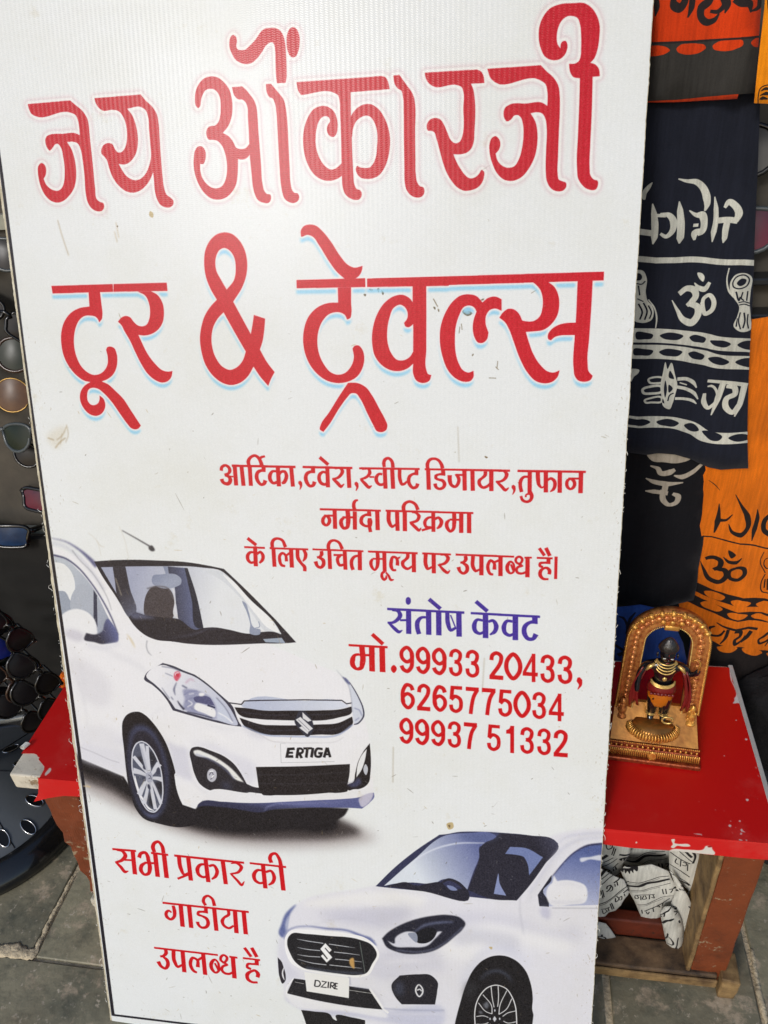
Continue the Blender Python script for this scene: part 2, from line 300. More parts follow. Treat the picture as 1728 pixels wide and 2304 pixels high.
PRINT = """K plain
C 150 140 138 0.8 16
P -17,3942! 858,3602 1675,3383 2433,3341 3164,3382 3380,3311 3625,3209 3374,3110 2843,2997 2082,2924 1529,2955 1142,3035 730,3189 318,3368 17,3522
C 60 54 54 0.95 9
P -67,3997! 864,3663 1675,3383 2436,3401 3227,3389 3441,3259 3167,3158 2633,3076 2089,3028 1592,3035 1151,3135 768,3279 390,3497 -20,3689
C 34 31 34 1 5
P -97,3995! 870,3723 1684,3503 2439,3460 3176,3430 3173,3324 2585,3191 1873,3090 1376,3134 993,3253 669,3427 348,3626 -34,3809
C 229 229 231 1 1.2
P -10,6498! 43,3911! 581,3714! 641,3588! 845,3481 1299,3399! 1456,3355! 1562,3491! 2267,3531 2960,3629 3412,3702 3602,3784! 3592,4031 3541,4622 3428,4999 3281,5195 2945,5337 1961,5752 968,6225 51,6552!
C 202 202 214 0.75 6
P 473,4184 691,4224 787,4132;988,4552 1053,4471 1176,4241 1296,4186 1418,4163 1429,4043 1444,3856 1446,3756 1241,3816 1204,4090 1122,4324 1007,4532
C 207 207 218 0.6 8
P 1465,4222 1693,4251 1989,4125 2234,4016 2261,3952 2189,3781 2097,3773 2036,3921 1972,4025 1687,4175 1525,4205
P 2106,4510 2213,4465 2367,4393 2305,4356 2160,4429
C 211 211 219 0.7 8
P 75,4135 360,4106 602,4073 586,3739 326,3813 46,3907
C 219 219 224 0.8 10
P 26,4238 623,4265 602,4073 362,4116 77,4146
C 150 148 158 0.8 1
S 46,4069,6 245,4000,6 422,3929,6 542,3897,6
C 99 100 134 1 1.5
S 48,6650,7 211,6616,13 355,6534,23 482,6421,44 550,6342,57
C 177 179 196 0.7 4
S 41,6598,26 203,6554,26 355,6435,26 489,6265,26 607,6069,26
C 122 124 130 0.9 1
S 276,6519,8 352,6410,6 477,6277,6 584,6093,6 644,5944,6 667,5830,5
C 197 197 203 0.45 7
S 423,5401,5 697,5272,40 946,5155,39 1065,5043,8
S 105,5410,11 192,5148,32 225,4880,33 163,4601,8
C 185 185 193 0.5 3
S 58,5207,4 157,4875,10 196,4534,10 183,4323,4
C 210 209 214 0.6 10
P 79,5208 389,5120 549,4902 436,4621 227,4675 116,4873
C 184 191 200
G 152 158 173 183 6404 653 5571
P 47,6436! 183,6404 323,6284 479,6076 620,5738 714,5535! 666,5454 531,5421 436,5507 43,5748!
C 226 228 228
P 46,6374! 151,6355 225,6280 260,6142 237,6014 172,5919 149,5998 120,6028 40,6034!
C 152 160 174
P 42,6031! 127,6025 157,5960 178,5920 185,5819 42,5754!
C 170 176 187
P 178,5920 256,6066 315,6119 479,6076 446,5755 368,5815 266,5836 172,5819
C 76 78 107 1 1
S 41,6455,24 185,6419,21 327,6315,18 450,6157,17 588,5909,17 668,5708,16 716,5535,13
C 61 63 80
P 477,6063! 511,6001! 471,5613! 436,5728!
C 228 229 230 1 1
P 48,5735 144,5804 265,5826 390,5778 446,5703 462,5613 450,5521 314,5540 290,5453 64,5500 48,5604
C 193 190 200 0.7 5
P 55,5539 291,5512 284,5459 63,5493
C 51 51 65 1 1
G 96 101 142 461 5495 679 5572
P 321,5537! 438,5527 529,5577 558,5657 606,5727 663,5662 716,5522 706,5463 584,5430 503,5412 413,5430 287,5457
C 202 202 213 0.6 5
S 316,5395,35 471,5364,35 715,5431,34
C 70 68 72 1 1
S 896,6765,8 1043,6685,12 1202,6595,15
P 1189,6595! 1228,6606 1244,6588 1255,6550 1221,6539 1186,6567
C 130 132 140 1 1
S 1058,5489,8 1044,5411,8 1062,5340,8 1098,5307,4
C 205 185 140 0.8 2
S 820,5554,5 853,5504,18 885,5441,18 903,5389,7
C 190 180 160 0.6 1
S 585,6640,5 629,6580,8 672,6569,4
S 495,6729,5 585,6640,5 616,6469,4
S 869,6806,5 907,6699,5 942,6443,4
C 44 41 48
P 524,6398! 702,6417 941,6433 1254,6437 1639,6428 1865,6399 2029,6370! 2227,6178 2566,5822! 2788,5563! 2686,5548 2106,5526 1638,5505 1352,5495 1162,5505 1039,5555 950,5631 867,5755 734,6004 600,6234
C 160 165 186
G 221 224 226 966 6233 1905 5932
P 599,6334! 932,6356 1247,6371 1787,6376 1997,6346 2097,6264 2293,6043 2577,5748 2628,5650! 2479,5634 2113,5630 1886,5681 1730,5672 1335,5651 932,5758 872,5803 753,6028
C 207 211 215
P 1807,6346! 2011,6333 2097,6264 2293,6043 2577,5748 2628,5650! 2466,5661 2340,5829 2216,6016 2004,6229
C 232 233 232
P 2024,6306 2096,6256 2293,6035 2569,5745 2602,5672 2484,5712 2357,5861 2218,6055
C 52 49 57
G 89 91 107 738 6035 922 5822
P 739,6355! 891,6357! 919,6091 963,5824 914,5742 753,6028 747,6177
C 72 66 70
P 1060,5797 1070,5940 1113,6052 1176,6125 1257,6149 1357,6138 1407,6081 1428,5972 1416,5846 1395,5782
C 63 65 81
G 91 97 126 1385 6188 1588 6197
P 1387,6373! 1581,6365! 1667,6046 1737,5670! 1587,5646 1456,5769 1446,6004 1444,6144 1394,6281
C 45 46 58
P 1581,6365! 1615,6363! 1686,6077 1742,5670! 1682,5667 1632,5997
C 208 210 217
P 1414,6131! 1435,6113 1434,6035 1447,5926 1453,5769! 1412,5798 1428,5972
C 131 139 161
G 152 159 178 1236 6259 1320 6155
P 1212,6266 1285,6277 1502,6270 1530,6241 1516,6171 1483,6152 1225,6143 1193,6165
P 1334,6371! 1387,6373! 1393,6273! 1359,6272!
C 46 43 50
P 864,5755! 938,5815 1079,5790 1284,5776 1456,5766 1650,5649 1730,5672 1871,5689 2024,5672 2267,5635 2421,5665 2542,5672 2628,5645! 2679,5548! 1352,5495 1039,5555 921,5662
C 98 101 125 0.8 3
P 888,5796 970,5821 1079,5790 1188,5768 1027,5747 899,5757
C 92 93 114 0.6 2
S 1323,5526,5 1646,5604,13 1807,5668,12 1901,5681,6
C 40 36 42
S 1352,5495,11 1642,5563,11 1814,5661,11
S 1952,5529,12 2185,5558,12 2377,5578,12
S 2358,5577,8 2466,5657,8
C 96 92 96 0.8 1
S 1121,6107,16 1224,6135,16 1364,6122,16 1421,6003,16
C 153 164 180
P 2416,5580! 2629,5608! 2668,5547! 2444,5545!
C 143 151 171
P 2216,6012 2242,5995 2276,5888 2332,5704 2395,5689 2389,5641 2273,5638 2282,5748 2253,5887
S 2332,5704,9 2386,5723,9 2380,5785,9
C 62 61 75
P 973,5014 985,5047 1219,5225! 1347,5195 1464,5147 1591,5104! 1714,5019 1845,4903 1966,4794! 1994,4765 2054,4622 2100,4494! 1995,4499 1716,4541 1496,4589 1286,4639! 1226,4762 1162,4853 1068,4942
C 228 228 231
G 189 193 209 1153 5073 1926 4655
P 1006,5032 1226,5201 1335,5170 1462,5122 1579,5083 1712,4994 1843,4878 1944,4767 2024,4620 2057,4522 1818,4549 1519,4612 1319,4663! 1257,4765 1184,4865 1091,4959
C 150 153 179 1 2
P 1432,4904 1545,4922 1644,4897 1759,4832 1817,4678 1799,4571 1640,4602 1460,4641 1422,4670 1443,4799
C 195 201 216 1 1
P 1780,4844 1884,4768 1956,4657 1999,4549 1819,4571 1829,4700
C 87 88 122
P 1550,4807 1639,4845 1739,4836 1797,4735! 1682,4748 1563,4776
C 230 230 230 1 1
P 1571,4745 1691,4732 1802,4672 1791,4592 1672,4625 1546,4690
P 1622,4875 1692,4874 1670,4847 1620,4848
C 61 61 80 1 1
S 1354,4763,10 1384,4710,23 1426,4658,29
S 1459,4631,14 1580,4613,14 1759,4577,14
C 112 115 136 1 1
S 1364,4993,8 1325,4896,23 1334,4834,8
S 1179,4918,6 1232,4826,10 1258,4786,10
S 1237,5100,8 1326,5069,8
S 1204,5181,10 1344,5164,10 1422,5132,10
S 1825,4837,10 1921,4718,10 1999,4555,10
S 1281,4809,12 1303,4773,12
S 1427,4961,20 1485,4930,20
C 62 64 91
S 1711,4734,22 1800,4709,22
C 123 126 159 1 1
S 1450,4757,10 1515,4804,10 1556,4818,10
S 1467,4716,8 1524,4678,8 1582,4640,8
S 1433,4682,8 1509,4740,8
S 1437,4841,8 1502,4887,8 1604,4905,8
C 236 236 238 1 1
S 1482,4781,10 1530,4742,10 1465,4695,10
S 1499,4856,8 1561,4871,8
S 1835,4648,14 1922,4602,14 1997,4533,14
C 206 92 112 1 1
P 1361,5123 1402,5131 1424,5091 1399,5042 1366,5009 1338,5044 1343,5091
C 228 210 216
S 1357,5081,12 1370,5108,12 1401,5115,12
C 196 60 80
P 1369,5103 1400,5105 1402,5079 1381,5062 1365,5077
C 180 120 150 0.8 2
S 1470,4990,10 1546,5047,10 1574,5028,10
C 193 193 201 0.5 5
S 2103,4467,6 2229,4413,18 2365,4361,12
S 1513,4549,4 1712,4490,14 1961,4445,14 2092,4456,4
C 184 184 194 0.45 4
S 1013,4544,4 1109,4626,10 1218,4687,4
S 1401,3841,6 1463,3713,15 1589,3601,15 1845,3548,8
C 236 236 236 0.8 4
S 1624,4408,6 1803,4358,23 1997,4244,6
C 46 43 48
P 1448,4122 1470,4165 1529,4192 1606,4188 1686,4162 1865,4094 1971,4011 2045,3902 2111,3761! 2186,3731 2267,3722! 2330,3772 2412,3780! 2404,3645! 2222,3651 2130,3651 2056,3615 1953,3610 1799,3619 1624,3642 1535,3706 1483,3824 1455,3988
C 226 226 222 1 1
P 1491,4128 1541,4152 1632,4127 1829,4032 1955,3930 2030,3841 2079,3775! 1967,3813 1893,3917 1806,3986 1677,4052 1496,4102
C 123 128 162 0.9 2
S 1516,4095,13 1677,4043,12 1804,3972,12 1891,3897,12 1966,3805,12
C 81 86 114 0.5 8
P 1808,3745 1910,3733 1905,3665 1813,3679
C 185 185 193
P 1698,3924 1743,3900 1753,3840 1727,3771 1684,3745 1644,3769 1634,3829 1654,3892
C 110 110 122
S 1660,3832,13 1695,3879,13 1711,3825,13 1671,3777,13
C 238 238 238
S 1669,3882,15 1716,3892,15
S 1688,3801,13 1717,3837,13
C 40 36 38
P 2236,3992! 2797,4052 3340,4128! 3331,4005 3304,3865! 3302,3783 3077,3737 2826,3690 2458,3646 2295,3636 2254,3724!
P 3571,4406! 3579,4269 3569,4027 3549,3915 3481,3841 3414,3814 3302,3799 3304,3865! 3366,3898 3398,4023 3437,4172 3498,4298
C 226 227 228
P 3537,4337! 3514,4203 3470,4066 3409,3963! 3422,4098 3469,4236
C 188 191 199
P 3518,4143 3540,4109 3541,4061 3518,4004 3495,4044 3496,4105
C 77 80 114 0.8 3
P 3304,3861 3372,3896 3440,3966 3460,3907 3359,3836
C 60 58 64 1 1
S 2253,3894,6 2792,3943,6 3332,4029,6
S 2258,3781,6 2787,3825,6 3316,3893,6
C 226 226 228
P 2133,3643! 2295,3630 2457,3639 2826,3682 3076,3729 3302,3776 3369,3809 3480,3820 3591,3870! 3601,3785 3411,3704 2959,3625 2499,3551 2030,3507 1553,3483 1610,3592
C 92 97 142
G 54 55 79 2499 3564 2492 3436
P 1465,3363! 1489,3425 1541,3472 1793,3494 2030,3502 2265,3524 2615,3578 2960,3630 3243,3673 3411,3707 3603,3789! 3609,3748 3553,3656 3463,3570! 3351,3567 3069,3541 2726,3504 2376,3437 2257,3393 2023,3398 1786,3403 1601,3332
C 36 33 36 1 1
P 1447,3355 1787,3422 2023,3407 2258,3399 2377,3439 2726,3504 3069,3543 3308,3557! 3258,3464 3143,3382 2831,3279 2245,3190 1766,3139 1408,3181
C 124 128 168 0.8 2
S 2305,3417,7 2344,3478,16 2404,3510,16 2729,3562,16 3241,3638,7
C 187 184 202 1 1
P 3427,3681 3598,3782 3554,3663 3461,3591
C 181 188 207
G 208 213 224 2345 4828 3227 4856
P 2114,4751! 2133,4777 2169,4813 2846,4868 3266,4891 3324,4857 3356,4842 3280,4813 3006,4767 2674,4738 2338,4718 2158,4733
C 48 46 54
S 1969,4783,14! 2116,4773,14! 2153,4819,14! 2345,4839,14! 2847,4882,13! 3272,4906,13! 3325,4868,13! 3390,4885,13!
C 228 228 230
P 2012,4756! 2226,4724 2517,4719 2896,4747 3225,4792 3383,4850! 3393,4634 3225,4485 2860,4442 2410,4413 2098,4509
C 40 36 40
P 2031,4731! 2169,4731 2360,4717 2674,4738 3006,4765 3279,4804 3380,4840! 3381,4774 3221,4692 3089,4654 2913,4632 2735,4621 2511,4610 2309,4606 2073,4652
P 2081,4605! 2350,4539 2508,4544 2777,4565 2999,4592 3219,4627 3382,4718! 3390,4648 3226,4497 2994,4466 2860,4447 2591,4427 2399,4418 2126,4512
C 154 166 197 1 1
S 2109,4504,14 2387,4411,14 2590,4413,14 2859,4430,13 3225,4486,13 3387,4620,13
C 67 67 81 0.8 1
S 2109,4679,7 2357,4662,7 2671,4683,7
S 2894,4702,7 3223,4750,7 3366,4808,6
S 2170,4563,7 2414,4480,7 2751,4503,7
S 2941,4522,7 3217,4561,7 3373,4668,7
C 51 52 64
P 2748,4667 2773,4729 2824,4747 2924,4645 2936,4527 2865,4426 2774,4514 2724,4618
C 214 214 216
P 2738,4631! 2795,4669! 2933,4536! 2873,4486!
P 2820,4730! 2921,4633! 2879,4616! 2821,4655!
P 2773,4536! 2805,4555! 2878,4481! 2865,4462!
C 111 112 122
S 2769,4633,7! 2891,4514,7!
C 178 176 180 0.9 1
S 2120,4496,6 2319,4405,6 2440,4340,6 2541,4334,6 2710,4338,6 2990,4364,6
S 2990,4361,4 3212,4406,4 3279,4459,4
C 176 178 180
S 2545,4317,6! 2541,4074,6! 2867,4108,6! 3164,4144,6!
S 2545,4317,3! 2608,4325,3!
C 38 35 38
S 2709,4267,33! 2636,4256,33! 2613,4159,33! 2688,4166,33!
S 2625,4207,27! 2687,4214,27!
S 2749,4271,32 2728,4149,32
S 2740,4268,27! 2787,4272,27 2804,4249,27 2785,4218,27 2743,4212,27!
S 2760,4211,32! 2786,4154,32!
S 2810,4278,27! 2911,4289,27!
S 2857,4280,31! 2838,4164,32!
S 2922,4295,31! 2899,4172,32!
S 3033,4289,29! 2970,4287,29 2945,4233,29 2951,4193,29 3003,4195,29 3018,4235,29! 2980,4232,29!
S 3045,4184,31! 3085,4311,31!
S 3089,4312,31! 3116,4193,31!
S 3059,4224,22! 3112,4229,22!
C 204 209 220
P 3284,5192! 3334,5169 3406,5065 3466,4943 3506,4830 3512,4737 3481,4676 3436,4632 3399,4623! 3383,4821 3376,4959 3343,5107
C 90 94 134 1 1
P 3284,5192! 3334,5169 3369,5097 3339,5116
C 67 67 85
S 3365,5131,6 3406,5063,11 3466,4943,13 3506,4830,15 3511,4737,17 3479,4676,15 3436,4634,15 3399,4623,11
C 141 144 157 0.9 1
S 3220,5270,2 3282,5194,6 3343,5107,6 3376,4959,6 3387,4774,7
C 123 128 163 1 1
S 3409,4823,9 3463,4803,9 3493,4736,9
S 3416,4671,9 3460,4710,9
C 36 33 37
P 626,4307 652,4455 714,4542 809,4585 879,4586 944,4550 1016,4473 1094,4355 1160,4214 1211,4020 1237,3874 1243,3830! 1226,3798! 1235,3627 1263,3490 1295,3401! 1458,3357! 1534,3245 1279,3097 973,3109 772,3166 682,3301 644,3517 626,3624 621,3797 625,4138
C 68 72 99 1 6
P 698,4166 738,4316 830,4412 921,4414 1005,4358 1080,4218 1139,3992 1144,3726 1100,3474 1020,3280 918,3186 826,3193 745,3307 685,3521 660,3779 665,3993
C 44 42 52 1 4
P 717,4146 748,4254 833,4344 914,4351 988,4294 1056,4174 1106,3968 1113,3724 1069,3471 1002,3311 917,3225 830,3227 759,3341 698,3544 677,3780 685,3995
C 100 106 141 0.7 3
S 782,3266,8 839,3217,23 910,3208,23 976,3253,8
C 85 89 105
P 703,3954 736,4095 796,4184 860,4214 918,4194 981,4126 1039,3994 1070,3848 1074,3688 1065,3535 1032,3401 982,3309 920,3255 854,3263 790,3344 743,3482 710,3653 693,3803
C 46 46 54 1 3
P 949,4102 995,4064 1025,3982 946,3869 936,3953
P 977,3679 1067,3687 1062,3557 1020,3488 985,3549
P 872,3539 915,3467 911,3324 872,3342 858,3450
P 796,4005 826,4007 845,3945 842,3894 800,3928
C 206 208 217
O 711,3955,16 745,4096,16 802,4180,16 859,4205,16 915,4186,16 975,4119,16 1032,3989,16 1062,3843,16 1067,3687,16 1057,3537,16 1025,3405,17 976,3317,17 920,3267,17 857,3274,17 795,3352,17 752,3488,17 718,3654,17 701,3804,17
C 232 232 234
S 724,3741,10 733,3634,25 757,3517,25 806,3401,25 868,3303,25 923,3286,10
C 202 204 213
S 905,3790,41 880,3969,55 856,4179,63
S 925,3813,27 916,3973,41 922,4153,41
S 936,3772,35 1007,3874,61 1053,3932,71
S 937,3729,35 1013,3730,51 1067,3719,65
S 929,3706,27 976,3559,41 1020,3389,41
S 916,3673,31 927,3479,46 942,3305,46
S 890,3670,31 840,3481,44 798,3367,63
S 879,3713,31 818,3609,52 753,3483,67
S 878,3756,35 796,3791,62 711,3810,79
S 887,3789,27 807,3899,47 736,3999,47
C 122 125 142 0.8 2
S 885,3821,10 859,4010,10 837,4135,10
S 913,3694,10 887,3540,10 836,3338,10
S 863,3754,8 792,3758,8 730,3753,8
S 945,3708,8 1005,3551,8 1038,3468,8
C 169 172 187
P 888,3799 939,3799 952,3730 926,3674 876,3680 862,3743
C 71 73 89
P 847,3892 867,3872 866,3832 842,3847
P 826,3740 855,3726 850,3677 825,3677
P 882,3643 901,3628 900,3568 878,3580
P 1010,3853 1038,3882 1055,3852 1043,3794 1013,3784
S 895,3768,9 919,3759,9 929,3706,9
S 895,3714,9 916,3727,9
C 219 219 225 1 3
P 2607,2152 2750,2271 3003,2375 3374,2481 3593,2557! 3737,2554 4397,2560 5018,2686 5340,3256 5553,3435 5872,3559 6188,3606! 6333,875! 3444,380! 3423,580 2597,623 2408,773 2401,943 2351,1166 2351,1364 2388,1655 2427,1853 2500,2039
C 232 232 231 0.8 8
P 2684,2179 3126,2365 3616,2483 4210,2447 3972,2276 3490,2270 2995,2177
C 196 196 211 0.8 14
P 2891,2047 3489,2241 4032,2284 3970,2134 3702,1984 3483,1982 3113,2005
C 232 232 232 0.7 14
P 4446,2057 5255,2238 5821,2177 5829,1970 5262,1959 4566,1644 4387,1691
C 202 202 214 0.7 12
P 3597,1590 4327,1711 4387,1472 4145,1436 3713,1222 3466,1304
P 2416,1659 2485,1758 2458,1485 2575,1230 2647,1119 2461,1029 2398,1326
P 4445,2198 5138,2346 5594,2242 5929,2261 5933,2151 5485,2144 4911,2233 4504,2136
C 194 196 213 0.9 6
P 2407,757 2811,728 3579,745 4399,894 4399,742 3424,619 2611,630
C 232 232 232 0.8 3
P 2424,830 2813,783 3389,760 3655,765 3704,719 3196,682 2446,748
C 97 107 153 1 2
P 2393,1701 2427,1868 2486,2023 2627,2175 2537,2015 2501,1863 2484,1772 2419,1671
C 179 184 205 1 2
P 2472,1859 2523,1998 2504,1864 2480,1772
C 108 116 158 1 2
S 2448,1649,13 2499,1775,16 2591,1839,13 2758,1879,13 2984,1878,23 3258,1882,25 3417,1828,43 3515,1798,50 3587,1721,17
C 236 236 235
P 2452,1560 2469,1696 2538,1787 2730,1829 2958,1845 3257,1843 3454,1812 3563,1732 3622,1609 3563,1438 3472,1267 3389,1229 3086,1204 2831,1208 2627,1238 2514,1312 2463,1441
C 36 35 38
P 2483,1579 2500,1678 2549,1744 2728,1765 2980,1775 3391,1774 3520,1729 3591,1604 3532,1448 3441,1288 3365,1259 3087,1239 2832,1246 2666,1259 2579,1322 2514,1448
C 86 94 112 0.8 3
S 2705,1265,24 3087,1259,23 3416,1289,23
C 202 205 210
S 2609,1674,4 2723,1665,10 2938,1658,10
S 2609,1552,4 2717,1541,10 2895,1545,10
S 2604,1446,4 2713,1440,10 2892,1451,10
S 2601,1378,4 2773,1348,10 2964,1346,10
S 3007,1658,10 3164,1653,10 3326,1650,4
S 3066,1551,10 3223,1554,10 3385,1552,4
S 3075,1448,10 3220,1454,10 3408,1456,4
S 3002,1351,10 3217,1356,10 3405,1362,4
C 96 104 100
S 3388,1744,10 3441,1300,10
C 190 150 90 1 1
P 3265,1483 3297,1502 3313,1416 3304,1340 3274,1365
C 236 236 235
P 2897,1571! 2963,1665! 3038,1576! 3009,1538! 2961,1599! 2953,1586! 3042,1468! 2969,1380! 2899,1467! 2926,1496! 2975,1428! 2985,1442!
C 38 37 40
P 2541,1080! 3498,1068! 3643,786! 3390,772 2813,791 2440,837!
C 232 232 232
S 3492,1079,31! 3656,796,31! 3717,744,31
S 2539,1084,16! 2438,887,16 2440,825,16
C 113 117 145 0.9 2
S 3244,1210,10! 3247,1089,10!
S 3284,1065,10! 3485,1063,10!
C 230 230 227
P 2680,1197! 3245,1195! 3229,891! 2697,909!
C 46 44 46
S 2816,1096,17! 2802,1002,17!
S 2810,1092,16! 2858,1090,16 2876,1055,16 2855,1010,16 2802,1002,16!
S 2897,1093,16! 2954,1090,16! 2886,1003,16! 2953,1007,16!
S 2982,1097,17! 2971,1001,17!
S 3012,1096,17! 2999,1002,17!
S 3009,1092,16! 3050,1086,16 3044,1050,16 3003,1039,16!
S 3020,1042,16! 3053,1001,16!
S 3097,1089,16! 3069,1089,16! 3057,1005,16! 3091,1004,16!
S 3062,1046,13! 3090,1045,13!
C 225 225 220
S 2552,1028,5! 2668,1018,5!
S 3238,1012,6! 3522,1008,6!
C 46 42 50
P 2351,1367! 2397,1310 2417,1237 2439,1118 2429,1024 2393,977 2359,1075 2351,1212
C 225 225 228
P 2426,1235 2398,1173 2396,1081 2419,1031 2409,1144
C 36 35 36
P 2613,610! 2780,614 2987,598 3024,537 3062,519 3051,588 3270,601 3423,587! 3424,376! 2699,252! 2644,497
C 177 179 193 0.6 3
S 2771,1885,4 3114,2034,10 3484,2055,10 3727,1987,4
S 3621,1587,4 3843,1633,7 4147,1685,5
S 3590,1263,4 3814,1327,6
S 3437,1119,4 3597,992,10 3682,838,6
C 151 153 167 0.7 2
S 5263,2824,3 5250,2443,7 5304,2105,5
C 236 236 238 0.8 6
S 3244,2209,10 3551,2306,37 3913,2339,10
S 3656,1481,8 3964,1556,25 4267,1601,7
S 2508,1447,8 2526,1284,21 2650,1181,8
C 186 187 200 0.5 10
P 4505,2037 4913,2121 5260,2029 5241,1886 4799,1922 4505,1880
C 41 41 53 1 1
P 3659,1830! 3718,1911 3899,2063 4077,2162 4252,2227 4443,2265 4582,2244 4639,2176 4608,2093 4514,1975 4409,1855 4269,1742 4127,1683 3822,1667 3715,1714
C 123 129 156 0.8 2
S 3823,1686,13 4127,1709,13 4269,1767,12 4409,1881,12 4514,2000,12 4608,2124,12
C 210 211 221 1 1
P 3720,1811! 3788,1746 3985,1752 4198,1804 4287,1912 4374,2029! 4331,2023 4243,1916 4128,1841 4039,1888 4061,1965 3969,1973 3880,1929 3816,1857 3806,1780
C 86 91 115 1 2
S 4040,1973,11 4164,2084,32 4339,2147,35 4496,2177,21
C 30 30 36
P 4066,1955 4129,2016 4217,2060 4304,2040 4287,1944 4163,1831 4083,1830
C 142 148 166
P 3969,1942 4066,1959 4065,1828 4021,1864
C 40 38 44
P 3762,1169 3863,1327! 4084,1378 4230,1390 4317,1300 4312,1165 4286,966! 3882,904! 3809,996
C 67 71 87 0.7 6
P 3799,1175 3874,1247 3884,1038 3834,1030
O 4089,1232,15 4132,1182,20 4131,1092,25 4100,1049,20 4060,1096,20 4056,1177,20
C 218 218 220
O 4095,1228,15 4132,1185,20 4129,1092,19 4096,1053,19 4062,1099,19 4061,1178,19
S 4070,1142,15 4107,1163,15 4125,1136,15
C 142 147 171 1 1.5
S 3656,806,10 3831,817,10 4399,897,10
C 211 211 221 0.9 2
S 3730,731,15 4399,841,15
C 54 56 83
P 3597,2550! 3822,2828 4084,3098 4340,3323! 4416,3339 4541,3379 4757,3410 5004,3423 5329,3424 5590,3400! 5637,3354! 5502,3069 5347,2777 5212,2561! 4936,2545 4340,2551 3695,2548!
C 214 221 229
G 97 106 151 4048 2859 4775 3258
P 3695,2568! 4049,2963 4416,3325 4674,3382 4922,3403 5005,3341 4908,3253 4792,3221 4786,3084 4729,2900 4656,2635! 4579,2702 4476,2753 4374,2737 4305,2688 3994,2650 3819,2612
C 44 43 54
G 67 67 85 5414 3271 5620 3371
P 5004,3418! 5329,3421 5590,3396 5634,3350 5502,3069 5347,2777 5212,2565! 4936,2545 4664,2632! 4713,2798 4786,3064 4793,3201 4858,3286 4939,3334
C 88 98 138 0.7 6
P 4541,3329 4774,3377 5004,3399 4874,3307 4675,3286
C 220 225 235 0.8 1
S 3925,2703,11 3996,2873,10 4255,3111,17 4508,3224,19 4841,3273,10
C 42 41 52
P 3730,2566! 3819,2608 3959,2650 4063,2618 4219,2668 4357,2695 4443,2624 4664,2632 4682,2533 4167,2549
S 4365,2692,21 4442,2745,34 4545,2718,38 4647,2620,38
C 124 134 171
P 4425,2663 4494,2661 4545,2617 4468,2607
C 113 126 169
P 5071,3159! 5122,3254! 5301,3255 5482,3160! 5340,2910! 5314,3067 5271,3143 5189,3159
C 133 144 184
P 5002,2893 5016,2776 5094,2612! 4955,2618! 4979,2771
C 211 211 217 0.9 5
S 5328,2556,60 5460,2830,59 5600,3120,58 5726,3326,58 5887,3457,57 6119,3524,56
C 178 181 202 0.8 3
S 5637,3354,6 5713,3438,13 5869,3496,13 6118,3542,12
S 5350,2678,10 5504,2992,10 5656,3260,10 5841,3414,10 6121,3483,9
C 82 95 146
G 171 177 204 5814 3316 5760 2651
P 6125,3417! 5969,3376 5816,3269 5694,3111 5603,2945 5482,2675 5460,2573 5487,2516! 5569,2531! 6165,2628!
C 60 60 87 1 1
S 6125,3408,25 5939,3357,22 5816,3260,14 5695,3096,10 5588,2924,8
C 214 217 225 0.9 1
P 5875,3180 5977,3221 6133,3250 6135,3209 5978,3190 5884,3153
C 45 45 57
P 5441,2666! 5582,2943! 5584,2885 5497,2712 5566,2606! 5567,2522! 5463,2519!
C 224 224 228 1 1
P 5567,2814 5654,2874 5831,2895 5946,2851 5978,2738 5959,2637 5812,2584 5584,2555 5535,2662
P 5591,2817! 5606,2946! 5658,2851!
C 198 198 210 0.8 4
S 5583,2588,23 5811,2614,23 5938,2658,23
S 5656,2835,13 5833,2856,13 5931,2820,13
C 188 188 207 0.8 4
P 5487,2506 5561,2516 5561,2355 5499,2387
C 160 160 170 1 1
S 5602,2511,8 6167,2581,8
C 203 205 218 0.7 10
S 4618,1312,73 4734,1592,72 4884,1816,94 5046,1882,105 5221,1836,81 5352,1684,58
C 34 32 34
P 4501,479! 4524,708 4584,1025 4654,1318 4735,1535 4851,1696 4955,1765 5095,1789 5211,1749 5330,1624 5393,1461 5428,1234 5427,1072 5443,1001! 5433,861 5404,635!
C 86 93 112 0.8 4
S 4819,1402,10 4889,1507,21 4959,1554,28 5064,1562,28 5147,1496,21 5184,1429,9
C 58 58 62 0.7 10
P 4655,1111 4750,1215 4773,1336 4701,1354
C 226 226 226
S 4772,526,14! 4765,749,13 4759,903,13 4776,1056,13 4834,1213,13 4915,1319,13 5009,1362,13 5116,1331,13 5188,1225,13 5233,1085,13 5248,939,13 5258,610,13!
S 4945,1333,10 4963,1160,10 4985,1037,10
S 5027,1353,10 5034,1171,10 5027,1051,10
S 5128,1303,9 5050,1055,10 5043,942,10
S 5189,1196,9 5122,1022,10 5043,942,10
S 4852,1201,10 4955,1055,10 4963,937,10
S 4800,1074,10 4897,956,10 4963,937,10
S 4778,869,10 4874,892,10 4922,877,10
S 5240,1027,10 5135,972,10 5088,920,10
S 5246,867,10 5138,834,10 5096,854,10
S 4779,753,10 4876,772,10 4923,802,10
S 4877,696,10 4947,784,10
S 5140,711,10 5043,800,10
C 197 199 204
P 4993,912! 5018,871! 4995,822! 4973,863!
P 4994,1012 5004,996 4995,972 4985,993
P 4940,880 4950,863 4941,840 4931,859
P 5053,899 5063,881 5054,859 5044,878
C 121 124 132 0.8 2
P 4860,1054 4907,1106 4920,1034 4896,1000
P 4813,957 4849,948 4844,917 4813,920
C 30 28 36
S 12,11901,32! 22,10337,34! 19,9721,34! 8,8723,36! 14,7227,37! 38,5102,40! 39,3923,41! 38,2007,43! 30,92,46!
S 31,107,33! 3851,214,28!
C 190 172 130 1 0.5
P 1546,9986 1576,9965 1567,9925 1533,9946
